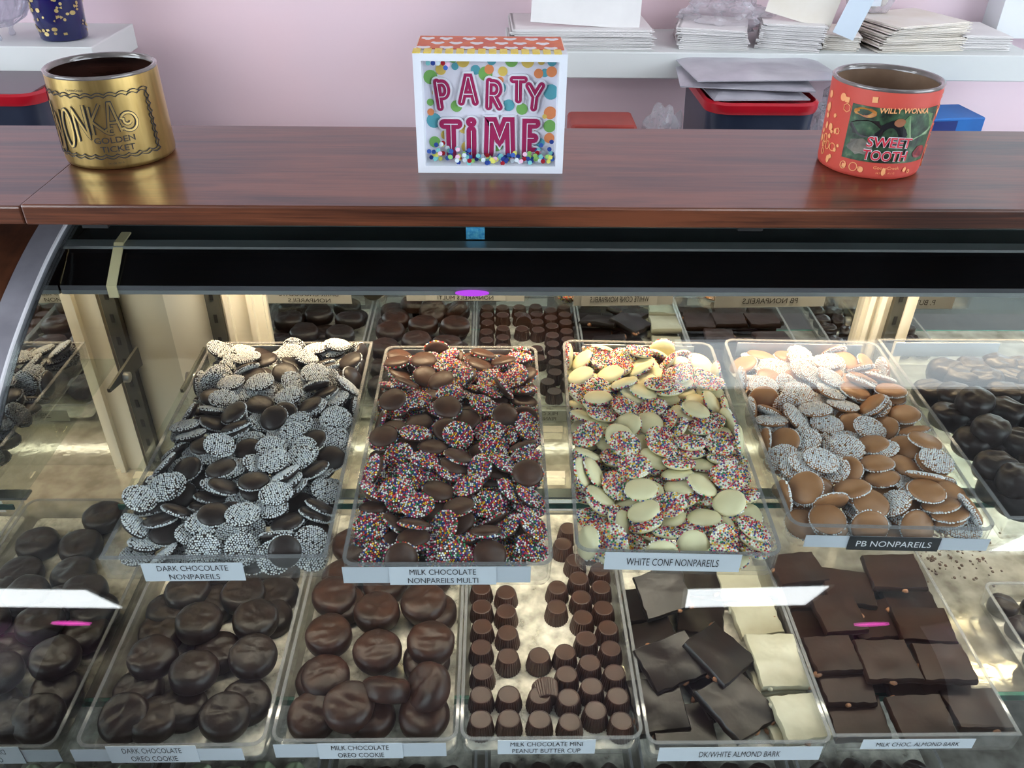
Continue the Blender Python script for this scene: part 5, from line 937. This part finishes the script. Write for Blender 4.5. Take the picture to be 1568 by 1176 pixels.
# ============================================================ MINI PEANUT BUTTER CUPS
def cupmesh(name, seed):
    n = 56; rn = random.Random(seed); b = MB(); rings = []
    for (r, z, fl) in ((.0128, 0, 1), (.0129, .0015, 1), (.0103, .0165, 1), (.0100, .0176, .2), (.0093, .0180, 0), (.0088, .0175, 0), (.0050, .0174, 0), (.001, .0174, 0)):
        rings.append([((r+fl*(.00042 if k % 2 else -.00042))*math.cos(2*PI*k/n), (r+fl*(.00042 if k % 2 else -.00042))*math.sin(2*PI*k/n), z) for k in range(n)])
    b.loop_faces(rings)
    for v in b.bm.verts: v.co += Vector((noise.noise(v.co*60+Vector((seed, 0, 0))), noise.noise(v.co*60+Vector((0, seed, 0))), 0))*.0005
    bmesh.ops.recalc_face_normals(b.bm, faces=b.bm.faces[:]); me = bpy.data.meshes.new(name); b.bm.to_mesh(me); b.bm.free(); me.materials.append(M['cup']); return me
CP = [cupmesh('peanut_butter_cup', s_) for s_ in (1, 2, 3)]
tops = [(880, 135), (980, 150), (1185, 130), (1275, 95), (1355, 60), (1355, 125), (1280, 170), (882, 208), (980, 225), (1183, 208), (1370, 213), (1287, 250), (883, 290), (985, 312), (1388, 295), (1300, 335), (880, 362), (1398, 370), (988, 405), (1113, 402), (1217, 395), (1315, 432), (884, 470), (1412, 470), (1222, 482), (1325, 528), (1425, 565), (882, 562), (989, 562), (1114, 565), (1230, 572), (1340, 622), (882, 652), (987, 652), (1114, 655), (1235, 655), (1440, 662)]
tops = [(400+x/2.613, 850+y/2.613) for x, y in tops]+[(870.7, 809.5), (862, 833), (881, 858), (918, 800), (905, 838)]
pts = []
for px, py in tops: pts.append(onz(px, py, ZD+.0026+.0172))
for _ in range(30):      # keep neighbours from overlapping
    for i in range(len(pts)):
        for j in range(i+1, len(pts)):
            d = pts[i]-pts[j]; l = max(d.length, 1e-6)
            if l < .0262: s_ = d*((.0262-l)/l/2); pts[i] += s_; pts[j] -= s_
for p in pts:
    p.x = min(max(p.x, .052-.0825+.0165), .052+.0825-.0165); p.y = max(p.y, .4465+.0165)
ordr = sorted(range(len(pts)), key=lambda i: (round(pts[i].y/.027), pts[i].x)); row0 = None; k = 0; r_ = 0
for i in ordr:
    rr = round(pts[i].y/.027)
    if rr != row0: row0 = rr; r_ += 1; k = 0
    k += 1
    o = link('peanut_butter_cup', CP[i % 3]); o.location = (pts[i].x, pts[i].y, ZD+.0028); o.rotation_euler.z = i*.7
    tag(o, 'fluted mini peanut butter cup, %s row from tray front, %s from the cookie side' % (ordw(r_), ordw(k)), 'peanut butter cup', 'mini peanut butter cups')
p = onz(400+1135/2.613, 850+492/2.613, ZD+.022)
o = link('peanut_butter_cup', CP[0]); o.location = (p.x, p.y-.006, ZD+.0130); o.rotation_euler = (math.radians(88), 0, .1); o.location.y += .004
tag(o, 'fluted mini peanut butter cup tipped on its side in the middle of its tray', 'peanut butter cup', 'mini peanut butter cups')

# ============================================================ BARK SLABS
def slab(name, w_, l_, th, seed, mat, nuts=2):
    b = MB(); rn = random.Random(seed); nx, ny = 10, 10
    c4 = [(-w_/2*rn.uniform(.9, 1.06), -l_/2*rn.uniform(.9, 1.06)), (w_/2*rn.uniform(.9, 1.06), -l_/2*rn.uniform(.9, 1.06)), (w_/2*rn.uniform(.9, 1.06), l_/2*rn.uniform(.9, 1.06)), (-w_/2*rn.uniform(.9, 1.06), l_/2*rn.uniform(.9, 1.06))]
    ol = []
    for a, c_ in zip(c4, c4[1:]+c4[:1]):
        for k in range(7):
            s_ = k/7; ol.append((a[0]+(c_[0]-a[0])*s_+(rn.uniform(-.0009, .0009) if k else 0), a[1]+(c_[1]-a[1])*s_+(rn.uniform(-.0009, .0009) if k else 0)))
    def rg(s_, z): return [(x*s_, y*s_, z) for x, y in ol]
    b.loop_faces([rg(.3, 0), rg(.96, 0), rg(1, .0012), rg(1.0, th*.55), rg(.985, th-.0012), rg(.955, th), rg(.7, th), rg(.35, th), rg(.1, th)])
    for v in b.bm.verts:
        q = noise.noise(v.co*50+Vector((seed*2.2, 0, 0))); v.co.z += q*(.0016 if v.co.z > th*.5 else .0004)
    o = b.build(name, mat, None, True, angle=50)
    for k in range(nuts):
        a = rn.randrange(len(ol)); x, y = ol[a]; nb = MB(); nb.lathe([(.0005, -.005), (.0025, -.003), (.0033, 0), (.0025, .003), (.0006, .005)], 12)
        q = nb.build('almond', M['nut'] if mat is not M['barkw'] or k % 2 else M['barkw'], o, True); q.location = (x*.93, y*.93, th*.42); q.rotation_euler = (rn.uniform(0, 3), rn.uniform(0, 3), rn.uniform(0, 3))
    return o
z7 = lambda x, y, z: onz(940+x/2.497, 820+y/2.497, z)
def bark(px, py, dz, w_, l_, rx, ry, rz, mat, seed, label, grp, nuts=2, th=.0085):
    p = z7(px, py, ZD+dz+th); o = slab('bark_slab', w_, l_, th, seed, mat, nuts); o.location = (p.x, p.y, ZD+dz); o.rotation_euler = (rx, ry, rz); tag(o, label, 'bark', grp)
g1, g2, g3 = 'milk almond bark slabs', 'dark almond bark slabs', 'white almond bark slabs'
Mk = 'milk chocolate almond bark slab '
for i, q in enumerate([
    (930, 690, .004, .056, .046, 0, 0, 0, 'at the tray front beside the white bark'), (1180, 690, .012, .056, .046, .08, 0, .03, 'at the tray front, middle'), (1390, 660, .006, .054, .046, 0, .04, .02, 'at the tray front, corner by the crumbs'),
    (885, 560, .013, .054, .044, .06, 0, 0, 'second row beside the white bark'), (1150, 580, .003, .056, .05, 0, 0, .0, 'underneath the second row, middle'),
    (840, 445, .022, .052, .044, .05, 0, .06, 'third row beside the white bark'), (1050, 470, .024, .054, .046, .05, 0, .02, 'third row, middle, matt top'), (1260, 480, .022, .054, .044, .05, 0, -.03, 'third row near the bare deck, matt top'),
    (1185, 335, .016, .056, .046, .04, 0, -.05, 'glossy, fourth row near the bare deck'), (860, 290, .026, .050, .046, .1, 0, .12, 'tilted on the fourth row beside the white bark'), (990, 320, .010, .054, .05, 0, 0, .1, 'underneath the fourth row'),
    (900, 190, .020, .056, .044, .1, .05, -.15, 'fifth row, lying across the others'), (1075, 130, .028, .056, .048, .1, -.05, -.02, 'large, just below the black label'), (1120, 220, .006, .054, .046, 0, 0, 0, 'low behind the fourth row'),
    (700, 120, .028, .058, .042, .1, .12, .25, 'ridged, half under the white nonpareil tray'), (720, 210, .010, .050, .046, 0, 0, .1, 'low under the ridged slab'), (730, 330, .006, .046, .046, 0, 0, 0, 'low at the tray wall by the white bark'), (1280, 590, .004, .05, .04, 0, 0, 0, 'low in the second row by the crumbs')]):
    bark(*q[:8][0:3], q[3], q[4], q[5], q[6], q[7], M['barkm'], 40+i, Mk+q[8], g1, 1)
Wt = 'white almond bark slab '
for i, q in enumerate([(715, 690, .014, .044, .050, .04, .03, .16, 'at the tray front, top piece'), (650, 690, .003, .042, .050, 0, 0, .14, 'at the tray front, under the top piece'), (625, 470, .018, .050, .060, .12, 0, .02, 'large square in mid tray'), (610, 520, .006, .050, .052, 0, 0, .06, 'beneath the large square'),
    (550, 310, .014, .048, .046, .08, 0, .10, 'with nuts along its broken edge'), (480, 175, .018, .046, .044, .0, 0, .02, 'under the white nonpareil label'), (560, 170, .006, .046, .044, 0, 0, 0, 'low beside the tray wall, in shade')]):
    bark(q[0], q[1], q[2], q[3], q[4], q[5], q[6], q[7], M['barkw'], 70+i, Wt+q[8], g3, 4 if i == 4 else 2)
Dk = 'dark almond bark slab '
for i, q in enumerate([(470, 640, .016, .060, .060, .18, .10, .62, 'at the front, turned corner on'), (260, 720, .003, .060, .046, 0, 0, 0, 'flat at the tray front'), (170, 640, .008, .050, .056, .1, -.1, .1, 'by the cups tray near the front'), (400, 440, .024, .056, .058, .15, .15, .70, 'propped diagonally in mid tray'),
    (225, 470, .022, .060, .050, .25, -.1, .35, 'tilted up beside the cups tray'), (150, 400, .010, .050, .055, .0, -.15, .2, 'leaning on the cups tray wall'), (190, 200, .034, .052, .050, .35, -.2, .15, 'highest piece at the back, steeply tilted'), (330, 300, .010, .050, .050, 0, 0, -.2, 'low between the tilted pieces'), (120, 260, .010, .046, .046, 0, 0, 0, 'low at the back by the cups'), (330, 165, .016, .052, .036, .1, 0, 0, 'back row, under the nonpareil tray'), (400, 600, .004, .05, .05, 0, 0, .3, 'low under the corner-on slab')]):
    bark(q[0], q[1], q[2], q[3], q[4], q[5], q[6], q[7], M['barkd'], 90+i, Dk+q[8], g2, 3)
# small dark lumps in the short tray, and the trays one level below
LM = [blobmesh('chocolate_cluster', .0125, .017, s_+30, M['oreod'], sx=1.2, ridge=2.2) for s_ in (1, 2, 3)]
rn = random.Random(6); k = 0
for r_ in range(6):
    for c_ in range(5):
        o = link('chocolate_cluster', LM[k % 3]); o.location = (.548+c_*.0325+rn.uniform(-.003, .003), .448+r_*.0315+rn.uniform(-.003, .003), ZD+.0125+rn.uniform(0, .004)); o.rotation_euler.z = rn.uniform(0, 6); k += 1
        tag(o, 'small dark chocolate cluster, %s row from tray front, %s from the bark slabs' % (ordw(r_+1), ordw(c_+1)), 'chocolate cluster', 'small dark clusters in the short tray')
M['mint'] = pmat('pale_green_cream', rgb(170, 184, 150), .4, rgb(150, 166, 132), 50)
LG = [blobmesh('mint_cream', .014, .018, s_+50, M['mint'], sx=1.2, ridge=1.5) for s_ in (1, 2)]
for j, (x0, nm, meshes) in enumerate(((-.285, 'mint_cream', LG), (-.105, 'chocolate_cluster', LM), (.075, 'chocolate_cluster', LM), (.255, 'chocolate_cluster', LM), (.435, 'chocolate_cluster', LM))):
    t = tray(x0+.0, .42, .170, .36, -.9345, .028, .01, 0, 'clear tray on the lowest deck, %s from the mirrored end wall' % ordw(j+1), 'lowest deck trays', True)
    for r_ in range(4):
        for c_ in range(4):
            o = link(nm, meshes[(r_+c_) % len(meshes)]); o.location = (x0-.056+c_*.037+rn.uniform(-.003, .003), .445+r_*.036+rn.uniform(-.003, .003), -.9345+.0135); o.rotation_euler.z = rn.uniform(0, 6)
            tag(o, '%s in the %s lowest tray, %s row, %s piece from the mirror' % ('pale green mint cream' if nm == 'mint_cream' else 'dark chocolate cluster', ordw(j+1), ordw(r_+1), ordw(c_+1)), 'chocolate' if nm != 'mint_cream' else 'mint cream', 'sweets on the lowest deck')
# cocoa crumbs on the bare deck
b = MB()
for i in range(700):
    x, y = rn.gauss(.53, .03), rn.gauss(.75, .04)
    if .487 < x < .62 and .64 < y < .84:
        s_ = rn.uniform(.0005, .0024); b.box(x, x+s_, y, y+s_*1.3, -.7144, -.7144+s_*.6)
tag(b.build('crumbs', M['cup']), 'scattered cocoa crumbs on the bare steel deck', 'crumbs', None, 'stuff')
